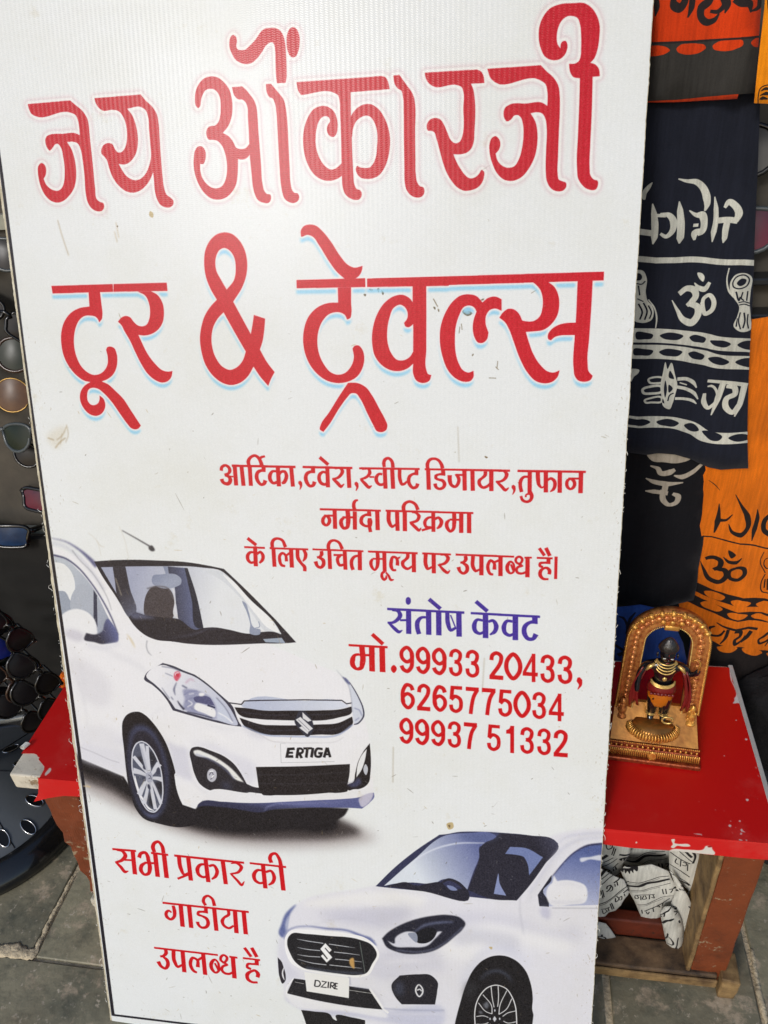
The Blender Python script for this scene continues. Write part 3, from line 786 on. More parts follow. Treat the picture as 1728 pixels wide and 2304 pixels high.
P 4421,3474 4485,3497 4495,3430 4446,3402
P 4911,1887 4952,1892 4942,1854
C 120 100 70 1 0.5
P 4436,3458 4460,3466 4455,3426
P 4781,7629 4815,7616 4798,7607
P 5106,7374 5128,7370 5115,7361
C 205 194 168 0.4 6
P 141,7769 257,7865 389,7890 348,7771 228,7650 183,7698
C 150 125 85 0.7 0.8
S 392,7913,6 397,7795,6 357,7723,6
S 328,7818,5 292,7699,5
S 257,7746,7 325,7795,7 389,7890,7
S 229,7660,10 290,7723,10 363,7771,10
S 156,7769,10 226,7746,10
S 565,9941,7 593,9795,7 640,9605,7
C 185 165 130 0.8 1
S 1180,9898,7 1196,9754,7
S 1156,9817,7 1173,9714,8
C 96 84 60 1 0.4
P 1185,9866 1199,9865 1193,9849
P 3676,9215 3718,9206 3701,9191
P 3753,9214 3774,9221 3769,9181
P 3795,9205 3820,9172 3811,9156
P 3623,9168 3649,9167 3640,9147
P 4286,9041 4307,9033 4303,9013
P 4332,9008 4344,9000 4336,8992
P 4390,8951 4411,8966 4399,8942
P 4712,9089 4760,9103 4748,9088
P 4556,8996 4606,9015 4647,8970 4606,8951
C 147 183 199 1 1
P 4564,9004 4618,9027 4639,8978 4598,8963
C 110 96 70 0.9 0.5
S 4536,8855,6 4528,8794,6
S 4549,8883,6 4557,8826,6
P 4651,8597 4668,8605 4655,8580
S 4873,8483,6 4902,8454,6
S 4893,8537,6 4886,8463,6
S 4812,8380,6 4879,8376,6
S 4286,9113,8 4328,9040,8
P 4328,9024 4344,9008 4332,9000
S 5183,9142,4 5234,9172,4
C 170 160 140 0.7 1.2
S 4521,7914,7 4536,7564,7
S 3834,4384,10 3822,3940,10
S 4810,5502,9 4793,5094,9
S 757,6216,13 808,6010,13
C 198 176 140 0.8 1
S 36,3536,18 129,3533,18
S 80,3559,12 116,3520,12
K halo
C 194 24 40
P 395,10991! 837,10997! 877,10963 957,10893 993,10831 1001,10765 999,10681 1000,10530 1000,10387 999,10224 1010,10107 1042,10086 1069,10077 1074,10045 1056,10015 976,10012 940,10036 907,10091 896,10170 902,10325 900,10488 893,10564 867,10622 818,10639 757,10639! 794,10578 816,10492 821,10396 810,10309 776,10223 716,10158 653,10116 588,10101 516,10122 461,10178 430,10248 417,10317 415,10385 429,10443 467,10467 498,10444 505,10396 491,10353 467,10325! 481,10280 515,10239 558,10215 603,10208 646,10229 677,10276 695,10343 704,10430 701,10516 689,10593 657,10630 631,10625 598,10593 567,10573 543,10601 533,10639 536,10677 557,10702 587,10712 722,10713 856,10710 900,10691! 901,10761 897,10818 876,10870 834,10891 453,10886 422,10905 401,10953
P 1089,11001! 1556,11004! 1594,10957 1667,10885 1699,10828 1708,10755 1706,10626 1703,10458 1703,10289 1708,10193 1729,10126 1769,10095 1792,10070 1788,10037 1762,10016 1702,10016 1655,10042 1627,10096 1613,10178 1614,10264 1613,10335! 1579,10275 1530,10220 1471,10179 1396,10159 1326,10171 1254,10222 1196,10302 1167,10389 1148,10466 1127,10494 1104,10516 1107,10558 1130,10590 1181,10608 1224,10595 1242,10556 1271,10522 1303,10520 1345,10551 1371,10606 1383,10670 1383,10745 1368,10810 1341,10858 1311,10882 1263,10892 1155,10894 1119,10921 1093,10973;1407,10894! 1452,10833 1477,10758 1488,10656 1479,10572 1456,10508 1412,10453 1353,10418 1314,10413 1267,10422! 1297,10364 1330,10315 1371,10284 1414,10268 1470,10275 1529,10315 1573,10380 1604,10463 1609,10575 1609,10705 1611,10806 1591,10871 1556,10896
P 2331,10635! 2390,10601 2430,10549 2454,10502 2497,10489 2541,10493 2587,10533! 2581,10441 2544,10408 2491,10401 2463,10408! 2458,10338 2448,10260 2427,10182 2382,10121 2316,10075 2243,10062 2172,10077 2113,10124 2064,10198 2035,10279 2025,10358 2032,10437 2049,10498 2083,10532 2114,10532 2143,10505 2151,10454 2140,10408 2120,10379 2089,10383! 2086,10324 2097,10268 2133,10211 2180,10173 2233,10160 2288,10176 2327,10226 2348,10296 2354,10374 2344,10453 2314,10532 2273,10573 2230,10583 2190,10588 2173,10624 2176,10663 2194,10689 2221,10699 2257,10700 2294,10725 2320,10785 2330,10860 2327,10936 2304,10982 2271,11007 2241,11012 2197,11004 2163,10968 2141,10916 2129,10872 2110,10858 2090,10878 2085,10927 2100,11002 2136,11060 2192,11101 2262,11112 2322,11097 2379,11052 2419,10998 2439,10922 2441,10846 2423,10756 2388,10690
P 2448,11011! 2545,11012! 2582,10980 2614,10941 2649,10894 2668,10841 2675,10750 2676,10636 2680,10482 2684,10327 2687,10187 2706,10111 2727,10090 2757,10085 2764,10053 2744,10017 2678,10019 2635,10043 2608,10095 2594,10159 2589,10254 2581,10441 2585,10641 2584,10755 2585,10838 2567,10884 2542,10904 2499,10910 2467,10942
P 2771,11017! 2819,11016! 2851,10979 2891,10932 2931,10878 2945,10817 2953,10727 2956,10621 2956,10469 2957,10315 2959,10175 2969,10119 2990,10091 3024,10082 3036,10054 3025,10023 2994,10004 2942,10010 2895,10044 2876,10100 2867,10163 2862,10319 2860,10512 2859,10664 2857,10777 2848,10853 2825,10899 2800,10908 2777,10946
P 2875,11018! 2955,11017! 2965,11053 2970,11140 2970,11249 2966,11343 2954,11394 2923,11440 2882,11460 2832,11464 2782,11460 2747,11438 2711,11397 2675,11363 2630,11330 2595,11307 2552,11307 2527,11312 2512,11338 2521,11381 2513,11418 2489,11434 2462,11414 2450,11372 2451,11328 2469,11283 2496,11237 2537,11209 2587,11193 2647,11198 2700,11231 2755,11286 2791,11330 2826,11349 2851,11351 2867,11329 2873,11285 2871,11183 2870,11088
P 3047,11456 3077,11439 3099,11391 3100,11327 3085,11263 3062,11225 3037,11216 3008,11232 2988,11277 2983,11342 2992,11406 3015,11444
P 3058,11015! 3834,11016! 3866,11005 3890,10967 3903,10908! 3551,10905! 3547,10711 3549,10553 3552,10325 3556,10209 3562,10139 3587,10095 3612,10088 3628,10066 3623,10027 3597,10006 3567,10006 3508,10028 3474,10061 3455,10112 3449,10214 3450,10368 3452,10558 3450,10746 3449,10836 3434,10889 3409,10905 3094,10909! 3070,10947
P 3541,10697! 3571,10740 3622,10781 3673,10798 3730,10796 3796,10756 3852,10679 3887,10588 3900,10497 3895,10422 3879,10347 3844,10265 3793,10206 3733,10182 3674,10181 3623,10194 3590,10231 3580,10270 3592,10294! 3626,10279 3668,10272 3710,10275 3744,10308 3771,10368 3781,10443 3787,10518 3780,10594 3756,10655 3720,10698 3687,10707 3637,10695 3594,10664 3563,10605 3548,10531 3539,10516!
P 3454,10221! 3419,10200 3367,10183 3307,10181 3255,10195 3196,10233 3147,10297 3112,10384 3097,10478 3099,10569 3120,10659 3158,10733 3203,10783 3263,10806 3305,10807 3355,10789 3396,10750 3419,10688 3421,10621 3411,10576 3388,10550 3355,10552 3330,10580 3323,10618 3337,10655 3355,10677 3348,10707 3319,10724 3285,10718 3249,10683 3226,10623 3214,10548 3214,10479 3230,10409 3261,10346 3302,10298 3344,10274 3387,10279 3422,10300 3457,10329!
P 3938,11013! 3992,11015! 4020,10977 4060,10924 4100,10871 4120,10826 4129,10767 4127,10560 4128,10335 4131,10191 4143,10129 4167,10097 4200,10084 4208,10057 4196,10019 4167,10003 4117,10007 4075,10032 4042,10080 4030,10134 4028,10264 4026,10491 4027,10714 4022,10839 4007,10891 3979,10907 3951,10945
P 4218,11018! 4669,11014! 4705,10996 4726,10962 4735,10905! 4618,10907! 4639,10863 4650,10805 4653,10516 4649,10448 4628,10390 4591,10358 4538,10346 4468,10349! 4495,10288 4539,10216 4582,10164 4614,10143 4657,10146 4700,10179 4721,10208 4742,10192 4741,10147 4722,10098 4680,10060 4626,10044 4572,10041 4507,10072 4453,10130 4409,10202 4377,10284 4345,10395 4318,10485 4296,10540 4270,10551 4243,10553 4232,10597 4254,10635 4302,10652 4355,10635 4387,10589 4414,10529 4452,10458 4484,10437 4521,10445 4548,10493 4558,10551 4555,10715 4554,10849 4540,10884 4503,10902 4292,10906 4250,10935 4223,10984
P 4759,11014! 5211,11012! 5258,10965 5325,10905 5362,10847 5377,10772 5382,10668 5381,10478 5381,10285 5383,10148 5395,10098 5427,10082 5456,10071 5460,10036 5445,10014 5352,10014 5319,10042 5292,10093 5281,10172 5278,10338 5277,10522 5265,10589 5233,10638 5186,10649 5135,10644! 5178,10575 5198,10487 5199,10391 5181,10295 5132,10199 5071,10133 4998,10106 4924,10117 4859,10172 4816,10253 4790,10343 4787,10412 4807,10464 4838,10477 4865,10457 4881,10407 4868,10364 4841,10336! 4857,10281 4900,10234 4954,10214 5006,10224 5046,10282 5070,10368 5080,10474 5073,10561 5054,10615 5027,10636 4996,10633 4971,10605 4935,10590 4912,10618 4905,10667 4917,10699 4953,10721 5097,10722 5230,10721 5277,10693! 5273,10806 5256,10863 5204,10901 4825,10906 4789,10939
P 5446,11008! 5501,11008 5525,11022 5539,11057 5541,11121 5537,11212 5523,11303 5501,11349 5466,11365 5417,11367 5374,11340 5346,11288 5336,11226 5346,11161 5372,11128! 5371,11160 5385,11181 5410,11184 5426,11156 5425,11120 5404,11075 5370,11050 5300,11047 5249,11072 5206,11144 5187,11236 5191,11308 5219,11378 5276,11437 5345,11459 5472,11460 5551,11454 5611,11416 5657,11355 5683,11282 5685,11192 5675,11103 5649,11032 5620,11004! 5660,10990 5692,10956 5704,10898! 5645,10897! 5649,10746 5651,10558 5650,10368 5654,10175 5661,10126 5694,10085 5725,10074 5730,10035 5718,10008 5636,10014 5593,10050 5560,10101 5548,10180 5544,10469 5544,10706 5541,10892! 5486,10905 5459,10943
K drop
C 198 18 34
P 412,9319! 1080,9321! 1077,9248! 415,9246!
P 1090,9321! 1653,9321! 1655,9243! 1081,9248!
P 811,9248! 935,9253! 936,9137 935,9028 924,8987 891,8955! 880,8987 859,9009 805,9022 738,9019 677,8982 630,8915 595,8813 585,8710 600,8606 637,8519 697,8458 761,8429 838,8439 901,8483 936,8543 944,8612 935,8681! 951,8706 984,8713 1025,8697 1046,8637 1046,8577 1026,8499 980,8430 918,8387 848,8362! 912,8334 990,8264 1067,8184 1131,8078 1233,7907! 1206,7878 1161,7867 1120,7882 1090,7918 1012,8034 938,8149 862,8237 801,8286 744,8298 694,8282 667,8220 669,8158 699,8122 742,8118 783,8140 803,8180 807,8218! 846,8184 860,8122 842,8069 798,8024 738,8006 672,8024 612,8086 583,8167 599,8256 650,8317 723,8357! 657,8370 577,8423 510,8503 461,8608 445,8746 462,8867 509,8968 591,9051 691,9096 804,9110!
P 1340,9244! 1481,9243! 1545,9207 1592,9124 1596,9025 1574,8942 1512,8868 1444,8832 1369,8818 1302,8825! 1334,8744 1379,8642 1452,8539 1529,8470 1583,8457 1635,8463! 1615,8401 1565,8358 1508,8349 1436,8376 1359,8445 1303,8540 1250,8660 1206,8771 1152,8874 1130,8924 1096,8957! 1138,8996 1186,9011 1231,8998 1263,8956 1306,8917 1355,8907 1398,8920 1436,8978 1453,9069 1447,9135 1418,9201
P 2291,9766 2354,9751 2423,9694 2473,9605 2492,9502 2479,9384 2435,9274 2326,9126! 2486,8814! 2514,8924 2529,8997! 2641,8960! 2624,8846 2602,8747 2570,8666! 2635,8544 2708,8446! 2667,8379 2635,8311! 2552,8411 2494,8502! 2426,8404 2338,8341 2244,8321 2161,8342 2072,8406 1996,8518 1960,8660 1957,8794 1980,8894 2026,9002 2091,9085 2161,9148! 2104,9251 2064,9373 2058,9500 2079,9610 2140,9704 2209,9752;2276,9626 2327,9599 2364,9543 2375,9446 2349,9328 2268,9240! 2218,9331 2175,9422 2170,9496 2185,9555 2222,9609;2220,9029! 2322,8835 2424,8648! 2387,8562 2315,8492 2246,8470 2172,8501 2104,8596 2075,8714 2077,8792 2101,8885 2148,8961
P 3038,9706! 3038,9755 3069,9794 3128,9807 3186,9794 3242,9748 3325,9647 3408,9519 3482,9436 3540,9410 3621,9423! 3611,9378 3586,9338 3541,9308! 3449,9310! 3374,9376 3299,9477 3208,9624 3153,9698 3105,9717 3045,9701!
P 2975,9313! 3643,9312! 3643,9233! 2973,9237!
P 3662,9309! 4431,9310! 4431,9226! 3660,9232!
P 3377,9234! 3505,9234! 3501,9089 3501,8996 3487,8950 3457,8939! 3439,8979 3400,9003 3341,9008 3281,8991 3220,8936 3176,8852 3155,8738 3167,8623 3213,8517 3281,8439 3351,8416 3421,8433 3483,8496 3514,8582 3503,8666! 3524,8691 3559,8695 3602,8647 3615,8581 3597,8485 3540,8399 3449,8351 3348,8337 3238,8361 3120,8450 3044,8576 3015,8711 3026,8844 3082,8976 3175,9058 3275,9093 3376,9096!
P 3449,8338! 3539,8336 3627,8292 3685,8214 3753,8087 3810,7979 3829,7929 3819,7880 3778,7857 3728,7864 3689,7929 3631,8047 3565,8185 3526,8234 3476,8236 3434,8195 3349,8086 3242,7926 3182,7855! 3147,7880 3159,7926 3246,8046 3353,8205
P 4093,9228! 4220,9231! 4220,9029 4218,8660 4219,8452 4233,8419 4265,8409! 4247,8357 4179,8334 4121,8358 4093,8415 4092,8529 4095,8884 4092,9068
P 4103,9068! 4061,9123 3995,9154 3918,9144 3831,9091 3751,8982 3705,8844 3697,8713 3723,8589 3791,8503 3868,8459 3956,8449 4035,8473 4103,8529! 4104,8651! 4055,8577 3997,8549 3938,8554 3881,8616 3848,8711 3845,8832 3867,8943 3917,9044 3974,9066 4022,9037 4045,8977 4035,8931 4008,8898! 4020,8867 4049,8857 4077,8871 4107,8903!
P 4256,9309! 5819,9314! 5820,9239! 4256,9232!
P 4614,9145 4684,9129 4743,9070! 4792,9108 4861,9119 4917,9095! 4919,8992! 4862,9013 4813,9002 4780,8959 4774,8882 4802,8796! 4788,8736 4748,8704 4708,8707 4673,8757 4657,8825 4666,8923 4690,8990! 4665,9029 4615,9046 4576,9035 4526,8954 4497,8857 4489,8739 4498,8611 4529,8511 4570,8450 4621,8430 4666,8447! 4667,8389 4642,8354 4581,8344 4509,8370 4427,8451 4376,8572 4348,8731 4356,8859 4396,8976 4466,9081 4545,9137
P 5187,9245! 5326,9242! 5389,9193 5430,9108 5438,9033 5422,8938 5372,8863 5306,8816 5219,8803 5144,8799! 5173,8711 5215,8604 5287,8495 5358,8435 5407,8425 5463,8445! 5447,8386 5400,8341 5332,8327 5252,8347 5171,8427 5098,8556 5036,8713 4994,8820 4953,8889 4900,8931! 4932,8976 4980,9008 5029,9003 5078,8963 5109,8901! 5158,8892 5216,8896 5264,8931 5290,9017 5289,9092 5266,9168 5226,9216
P 5592,8874! 5516,8873 5440,8857 5374,8815 5346,8767 5353,8728 5377,8721! 5405,8747 5462,8763 5530,8765 5592,8764!
P 5593,9240! 5724,9241! 5723,9027 5717,8743 5713,8511 5727,8433 5764,8394! 5749,8359 5692,8340 5633,8355 5603,8395 5591,8454 5588,8745 5592,8878
K plain
C 200 22 32
S 2197,7497,24! 2877,7494,24!
S 2078,7442,35 2085,7476,33 2126,7500,26 2163,7478,33 2172,7444,37 2154,7414,28 2110,7400,25
S 2114,7396,25 2156,7380,32 2171,7346,42 2147,7307,39 2112,7307,35 2086,7323,35 2076,7355,42
S 2152,7382,18 2205,7382,17
S 2228,7495,44! 2230,7289,44!
S 2301,7492,43! 2310,7287,44!
S 2390,7489,43! 2390,7289,43!
S 2386,7493,36 2378,7544,40 2414,7593,29 2453,7606,27 2486,7587,33 2510,7545,38 2520,7504,43
S 2498,7566,34 2516,7587,26 2560,7600,21
S 2539,7489,43! 2536,7439,43!
S 2555,7451,31! 2512,7451,29 2477,7436,35 2457,7385,42 2471,7335,38 2503,7303,28 2534,7314,35 2549,7349,43
S 2690,7490,44! 2692,7288,45!
S 2671,7446,24 2632,7445,26 2602,7404,40 2603,7354,40 2634,7321,28 2677,7334,31
S 2699,7414,29 2726,7442,27 2760,7445,29 2777,7407,38 2769,7365,39 2746,7331,36 2724,7321,21
S 2831,7496,42! 2840,7289,43!
S 2913,7349,20 2918,7330,42 2927,7301,25 2911,7258,7
S 2952,7495,24! 3407,7492,23!
S 3061,7491,42! 3059,7443,42!
S 3080,7450,34! 3031,7446,29 2996,7428,35 2979,7377,41 2992,7331,39 3020,7298,29 3055,7307,32 3070,7345,42
S 3134,7597,35! 3220,7522,35!
S 3209,7505,42! 3209,7288,42!
S 3198,7439,25 3165,7447,25 3126,7417,35 3120,7371,39 3140,7330,34 3177,7318,29 3207,7331,30
S 3288,7483,15 3342,7487,22 3364,7458,37 3348,7421,33 3309,7387,25 3256,7375,20
S 3263,7378,25 3311,7333,37 3344,7300,33 3378,7328,8
S 3345,7493,23! 3467,7492,23!
S 3426,7488,43! 3430,7287,43!
S 3498,7349,20 3504,7330,41 3513,7299,25 3497,7257,7
S 3537,7490,21! 4147,7491,21!
S 3567,7478,8 3633,7483,25 3644,7446,36 3619,7409,28 3544,7374,21
S 3552,7375,25 3596,7330,36 3633,7297,33 3662,7315,8
S 3639,7403,18 3689,7403,18
S 3771,7432,23 3738,7435,25 3712,7406,34 3708,7373,38 3726,7336,31 3761,7325,28 3785,7335,25
S 3796,7490,41! 3801,7286,41!
S 3871,7495,42! 3878,7286,42!
S 3793,7506,31 3788,7546,36 3802,7583,32 3831,7596,28 3863,7576,31 3877,7535,36 3879,7503,36
S 3946,7484,36 3950,7378,36 3970,7333,29 3997,7341,26 4018,7366,16
S 4115,7482,37! 4115,7433,37!
S 4131,7444,32! 4079,7439,24 4046,7416,32 4035,7375,37 4049,7326,34 4082,7298,29 4114,7311,32 4126,7344,37
S 4197,7490,21! 4696,7489,20!
S 4231,7488,41! 4237,7283,42!
S 4227,7496,35 4225,7544,37 4248,7585,29 4283,7597,25 4327,7586,27 4360,7546,33 4374,7502,38
S 4378,7486,40! 4382,7434,40!
S 4400,7441,29! 4335,7439,22 4307,7424,29 4307,7402,29 4335,7388,24 4375,7377,32 4394,7341,37 4375,7304,29 4335,7295,26 4307,7315,32 4299,7347,37
S 4588,7485,41! 4593,7282,41!
S 4497,7437,21! 4580,7439,20!
S 4517,7432,32 4533,7404,35 4525,7347,33 4498,7318,27 4462,7334,32 4446,7378,40 4444,7435,43
S 4666,7487,41! 4672,7281,41!
S 4559,7489,22! 5029,7488,22!
S 4793,7477,37 4790,7441,34 4759,7408,25 4734,7383,34 4737,7347,34 4772,7315,27 4811,7328,27 4842,7361,20
S 4849,7485,42! 4853,7282,42!
S 4918,7479,11 4972,7482,20 4998,7452,37 4985,7412,32 4943,7381,23 4895,7377,17
S 4904,7377,22 4951,7331,31 4991,7295,31 5022,7320,8
S 5058,7345,19 5066,7327,40 5076,7293,22 5058,7250,6
S 5101,7487,23! 5744,7488,22!
S 5218,7483,40! 5222,7272,40!
S 5204,7431,21 5165,7429,25 5134,7390,35 5131,7342,34 5145,7278,35
S 5223,7284,40 5244,7240,37 5226,7192,29 5195,7181,26 5156,7198,28 5140,7238,26
S 5186,7227,19 5189,7251,15 5224,7264,23
S 5294,7481,40 5300,7401,40 5311,7350,31 5337,7326,18 5367,7347,15
S 5370,7482,41! 5377,7279,41!
S 5388,7399,21 5418,7418,26 5452,7396,33 5461,7357,35 5448,7313,30 5418,7286,11
S 5502,7480,41! 5508,7278,41!
S 5700,7483,42! 5703,7278,42!
S 5689,7422,19! 5584,7420,20
O 5603,7416,20 5637,7395,33 5645,7360,33 5633,7332,30 5608,7316,21 5581,7335,30 5571,7371,33 5578,7402,29
S 3114,7057,22! 3748,7056,21!
S 3269,7052,43! 3268,6852,43!
S 3157,6990,22! 3254,6992,21!
O 3178,6988,24 3209,6959,37 3210,6926,37 3174,6887,26 3145,6908,37 3143,6951,37
S 3405,7050,47! 3406,6921,47 3394,6872,36 3361,6860,30 3334,6902,43 3334,6940,39 3360,6973,26
S 3349,6976,24! 3466,6979,23!
S 3479,7041,42! 3475,6849,43!
S 3479,7057,38 3470,7094,38 3476,7137,34 3493,7157,25 3516,7161,17
S 3627,7045,40! 3626,6999,40!
S 3649,7011,36! 3584,7006,25 3548,6973,36 3544,6925,38 3586,6891,25 3634,6893,28
S 3630,6975,36 3633,6938,55 3631,6889,40
S 3626,6894,36! 3637,6828,36!
S 3711,7052,44! 3712,6851,44!
S 3797,7057,21! 4679,7054,20!
S 3829,7050,42 3834,6932,42 3860,6892,29 3902,6918,19
S 3914,7052,42! 3917,6849,42!
S 3992,7054,44! 3992,6848,44!
S 3984,7059,37 3980,7101,39 3998,7138,31 4040,7158,27 4096,7135,31 4127,7073,37
S 4064,7045,10 4106,7041,21 4136,7010,37 4121,6967,31 4041,6936,21
S 4053,6936,31 4104,6887,35 4135,6861,29 4159,6888,8
S 4280,7050,39! 4282,6849,39!
S 4275,7001,21 4229,6994,25 4195,6948,35 4208,6900,29 4259,6896,21
S 4164,6861,23! 4275,6897,23!
S 4296,6982,27 4331,6999,25 4362,6963,39 4347,6909,35 4316,6884,16
S 4489,7056,41 4490,6940,41 4480,6881,33 4454,6859,27 4421,6896,37 4418,6948,37 4444,6979,20
S 4444,6981,20! 4560,6981,20!
S 4560,7052,42! 4561,6847,43!
S 4638,7051,42! 4640,6846,43!
S 2274,6623,21! 2501,6621,21!
S 2316,6722,36! 2408,6649,36!
S 2394,6635,45! 2389,6414,46!
S 2382,6566,23 2339,6568,27 2305,6527,40 2308,6480,38 2336,6452,27 2380,6463,25
S 2409,6550,25 2448,6575,27 2475,6538,38 2467,6490,36 2430,6451,21
S 2553,6621,21! 2971,6621,20!
S 2594,6622,43! 2595,6416,43!
S 2584,6631,39 2584,6679,39 2607,6717,32 2645,6729,26 2691,6715,30 2727,6638,39
S 2713,6428,23 2676,6436,32 2656,6492,36 2663,6549,32 2693,6571,26 2720,6551,28 2730,6481,36
S 2728,6542,22 2758,6567,24 2777,6577,22
S 2786,6619,45! 2785,6414,45!
S 2855,6612,41 2858,6518,41 2892,6463,32 2923,6426,39 2923,6379,37
S 2922,6615,33 2942,6568,39 2934,6526,35 2907,6487,13
S 3018,6623,20! 3557,6620,20!
S 3111,6607,37 3114,6574,40 3085,6541,24 3062,6537,24
S 3081,6538,24 3126,6509,41 3128,6458,39 3095,6426,30 3063,6441,33 3045,6492,43
S 3197,6624,42! 3198,6414,42!
S 3190,6628,38 3189,6670,38 3211,6713,31 3253,6728,25 3297,6711,29 3336,6636,38
S 3240,6569,22! 3338,6571,22!
S 3315,6567,26 3284,6538,35 3283,6496,35 3303,6459,31 3344,6466,26
S 3360,6620,42! 3362,6413,42!
S 3511,6572,22 3460,6557,29 3430,6511,38 3430,6455,38 3443,6413,38
S 3519,6621,43! 3515,6413,44!
S 3606,6619,21! 4120,6617,21!
S 3704,6616,38! 3706,6515,41 3696,6454,33 3671,6420,19 3641,6455,34 3634,6506,37 3652,6541,22
S 3652,6543,19! 3763,6544,18!
S 3775,6612,41! 3776,6405,41!
S 3776,6409,25 3749,6388,27 3746,6349,33 3768,6318,25 3790,6338,25 3791,6367,12
S 3788,6399,19 3815,6365,25 3842,6318,27 3871,6324,10
S 3896,6429,22 3866,6426,25 3845,6462,37 3846,6520,37 3865,6568,27 3895,6563,27 3911,6522,34 3909,6478,37!
S 3910,6551,22 3938,6571,15
S 4018,6611,36 4017,6573,37 3990,6541,28 3965,6515,38 3973,6470,34 4013,6446,28 4062,6477,18
S 4080,6617,42! 4080,6412,43!
S 4167,6618,21! 4459,6616,20!
S 4202,6611,41! 4205,6489,39 4220,6456,30 4268,6478,18
S 4283,6611,42! 4285,6409,42!
S 4352,6604,8 4400,6609,20 4430,6579,39 4406,6528,31 4327,6496,20
S 4340,6500,20 4388,6445,34 4425,6421,30 4451,6449,7
S 4506,6617,21! 5089,6615,21!
S 4603,6605,35 4610,6572,38 4582,6538,25 4554,6533,23
S 4579,6532,24 4620,6499,39 4622,6451,37 4583,6419,27 4551,6441,31 4536,6486,41
S 4681,6608,38 4686,6483,38 4709,6450,28 4751,6471,18
S 4765,6611,43! 4767,6406,43!
S 4886,6420,21 4860,6423,28 4833,6474,35 4834,6529,33 4858,6567,28 4889,6546,28 4897,6472,38!
S 4896,6550,24 4941,6573,23
S 4955,6607,43! 4958,6406,43!
O 5058,6563,22 5083,6542,21 5090,6498,25 5085,6454,23 5059,6438,21 5029,6466,36 5025,6518,37
S 5059,6534,21! 5088,6461,21!
O 5139,6618,23 5168,6596,27 5164,6563,25 5137,6543,21 5110,6561,26 5107,6594,26
S 5127,6547,23 5165,6523,25 5128,6507,25 5114,6481,29 5129,6448,26 5164,6441,23 5212,6459,23
S 5221,6616,42! 5225,6404,43!
S 5191,6609,19! 5263,6612,19!
S 5311,6611,20! 5465,6611,20!
S 5332,6712,31! 5385,6637,31!
S 5396,6718,36! 5437,6635,36!
S 5425,6609,38! 5427,6553,38!
S 5445,6564,27! 5386,6563,22 5345,6555,26 5343,6530,27 5374,6516,24
S 5437,6444,34! 5439,6482,37 5411,6511,26 5378,6502,24 5351,6472,35 5351,6428,37 5378,6396,27 5432,6393,20
S 5498,6631,30! 5501,6397,30!
C 66 46 148
S 3794,5997,27! 4598,5995,26!
S 4664,5993,26! 5362,5988,26!
S 3846,5981,11 3909,5978,36 3931,5935,48 3897,5878,38 3854,5848,30 3796,5842,23
S 3812,5840,27 3874,5776,40 3916,5745,36 3953,5767,8
S 3928,5877,23! 3996,5881,23!
S 4020,6000,54! 4019,5728,55!
P 4018,6140 4039,6127 4046,6098 4038,6067 4017,6053 3997,6065 3991,6096 3997,6126
S 4200,5924,27 4158,5920,29 4113,5867,48 4111,5800,48 4128,5732,48
S 4229,5994,56! 4230,5729,56!
S 4334,5994,56! 4336,5729,56!
S 4234,6125,43! 4353,6024,43!
S 4423,5987,43 4432,5861,47 4460,5794,35 4509,5821,27
S 4457,5961,14! 4514,5810,14!
S 4542,5993,55! 4547,5726,56!
S 4715,6123,42! 4834,6021,42!
S 4814,6001,56! 4819,5725,57!
S 4788,5918,26 4732,5924,30 4701,5859,49 4716,5794,43 4760,5772,31 4800,5793,26
S 4844,5907,28 4889,5923,32 4925,5865,50 4906,5796,40 4861,5765,16
S 5089,5923,28 5034,5925,32 5003,5858,48 5022,5788,40 5068,5769,32 5102,5789,26
S 5116,5989,56! 5122,5720,56!
S 5311,5982,55! 5313,5911,55!
S 5340,5930,43! 5263,5921,34 5215,5875,46 5212,5799,50 5253,5741,40 5298,5743,38 5328,5797,54
C 200 18 28
S 3369,5563,26! 3791,5563,26!
S 3513,5554,60! 3515,5365,60 3494,5303,43 3450,5291,32 3409,5333,55 3411,5408,55 3436,5452,32 3483,5463,26
S 3483,5458,26! 3604,5460,26!
S 3620,5560,61! 3618,5273,62!
S 3732,5556,61! 3732,5272,62!
S 3628,5703,43! 3743,5596,43!
P 3854,5363 3878,5346 3886,5318 3874,5288 3853,5269 3833,5285 3822,5314 3832,5345
O 3998,5573,41 4046,5518,41 4046,5442,41 3996,5408,41 3946,5450,41 3944,5527,41
S 4046,5515,43 4051,5436,43 4038,5340,43 3998,5299,43 3957,5319,43 3937,5361,43
O 4170,5573,40 4218,5518,40 4219,5442,41 4169,5408,41 4120,5450,41 4117,5527,41
S 4218,5515,42 4223,5435,42 4211,5339,42 4172,5298,42 4131,5318,42 4112,5361,42
O 4341,5571,41 4389,5516,41 4391,5440,41 4341,5406,41 4291,5448,41 4288,5525,41
S 4389,5513,42 4395,5433,42 4383,5338,42 4344,5297,43 4303,5317,43 4283,5359,43
S 4461,5493,38 4475,5550,38 4511,5569,38 4554,5542,38 4557,5488,38 4537,5450,38 4501,5440,38
S 4501,5440,38 4543,5424,38 4563,5366,38 4549,5312,38 4513,5293,38 4473,5316,38 4460,5374,38
S 4634,5491,39 4648,5549,39 4686,5567,39 4729,5540,39 4732,5486,39 4713,5448,39 4675,5437,39
S 4675,5437,39 4719,5422,39 4740,5363,39 4726,5309,39 4688,5290,39 4647,5313,39 4634,5372,39
S 4882,5483,41 4893,5541,41 4932,5565,41 4978,5536,41 4980,5478,41 4952,5408,41 4908,5339,41 4885,5300,41
S 4866,5291,49! 5008,5288,48!
O 5104,5562,44 5163,5495,44 5166,5353,44 5111,5288,44 5052,5355,44 5049,5498,44
S 5310,5579,36! 5319,5262,37!
S 5206,5350,43! 5359,5348,43!
S 5313,5573,30! 5221,5366,31!
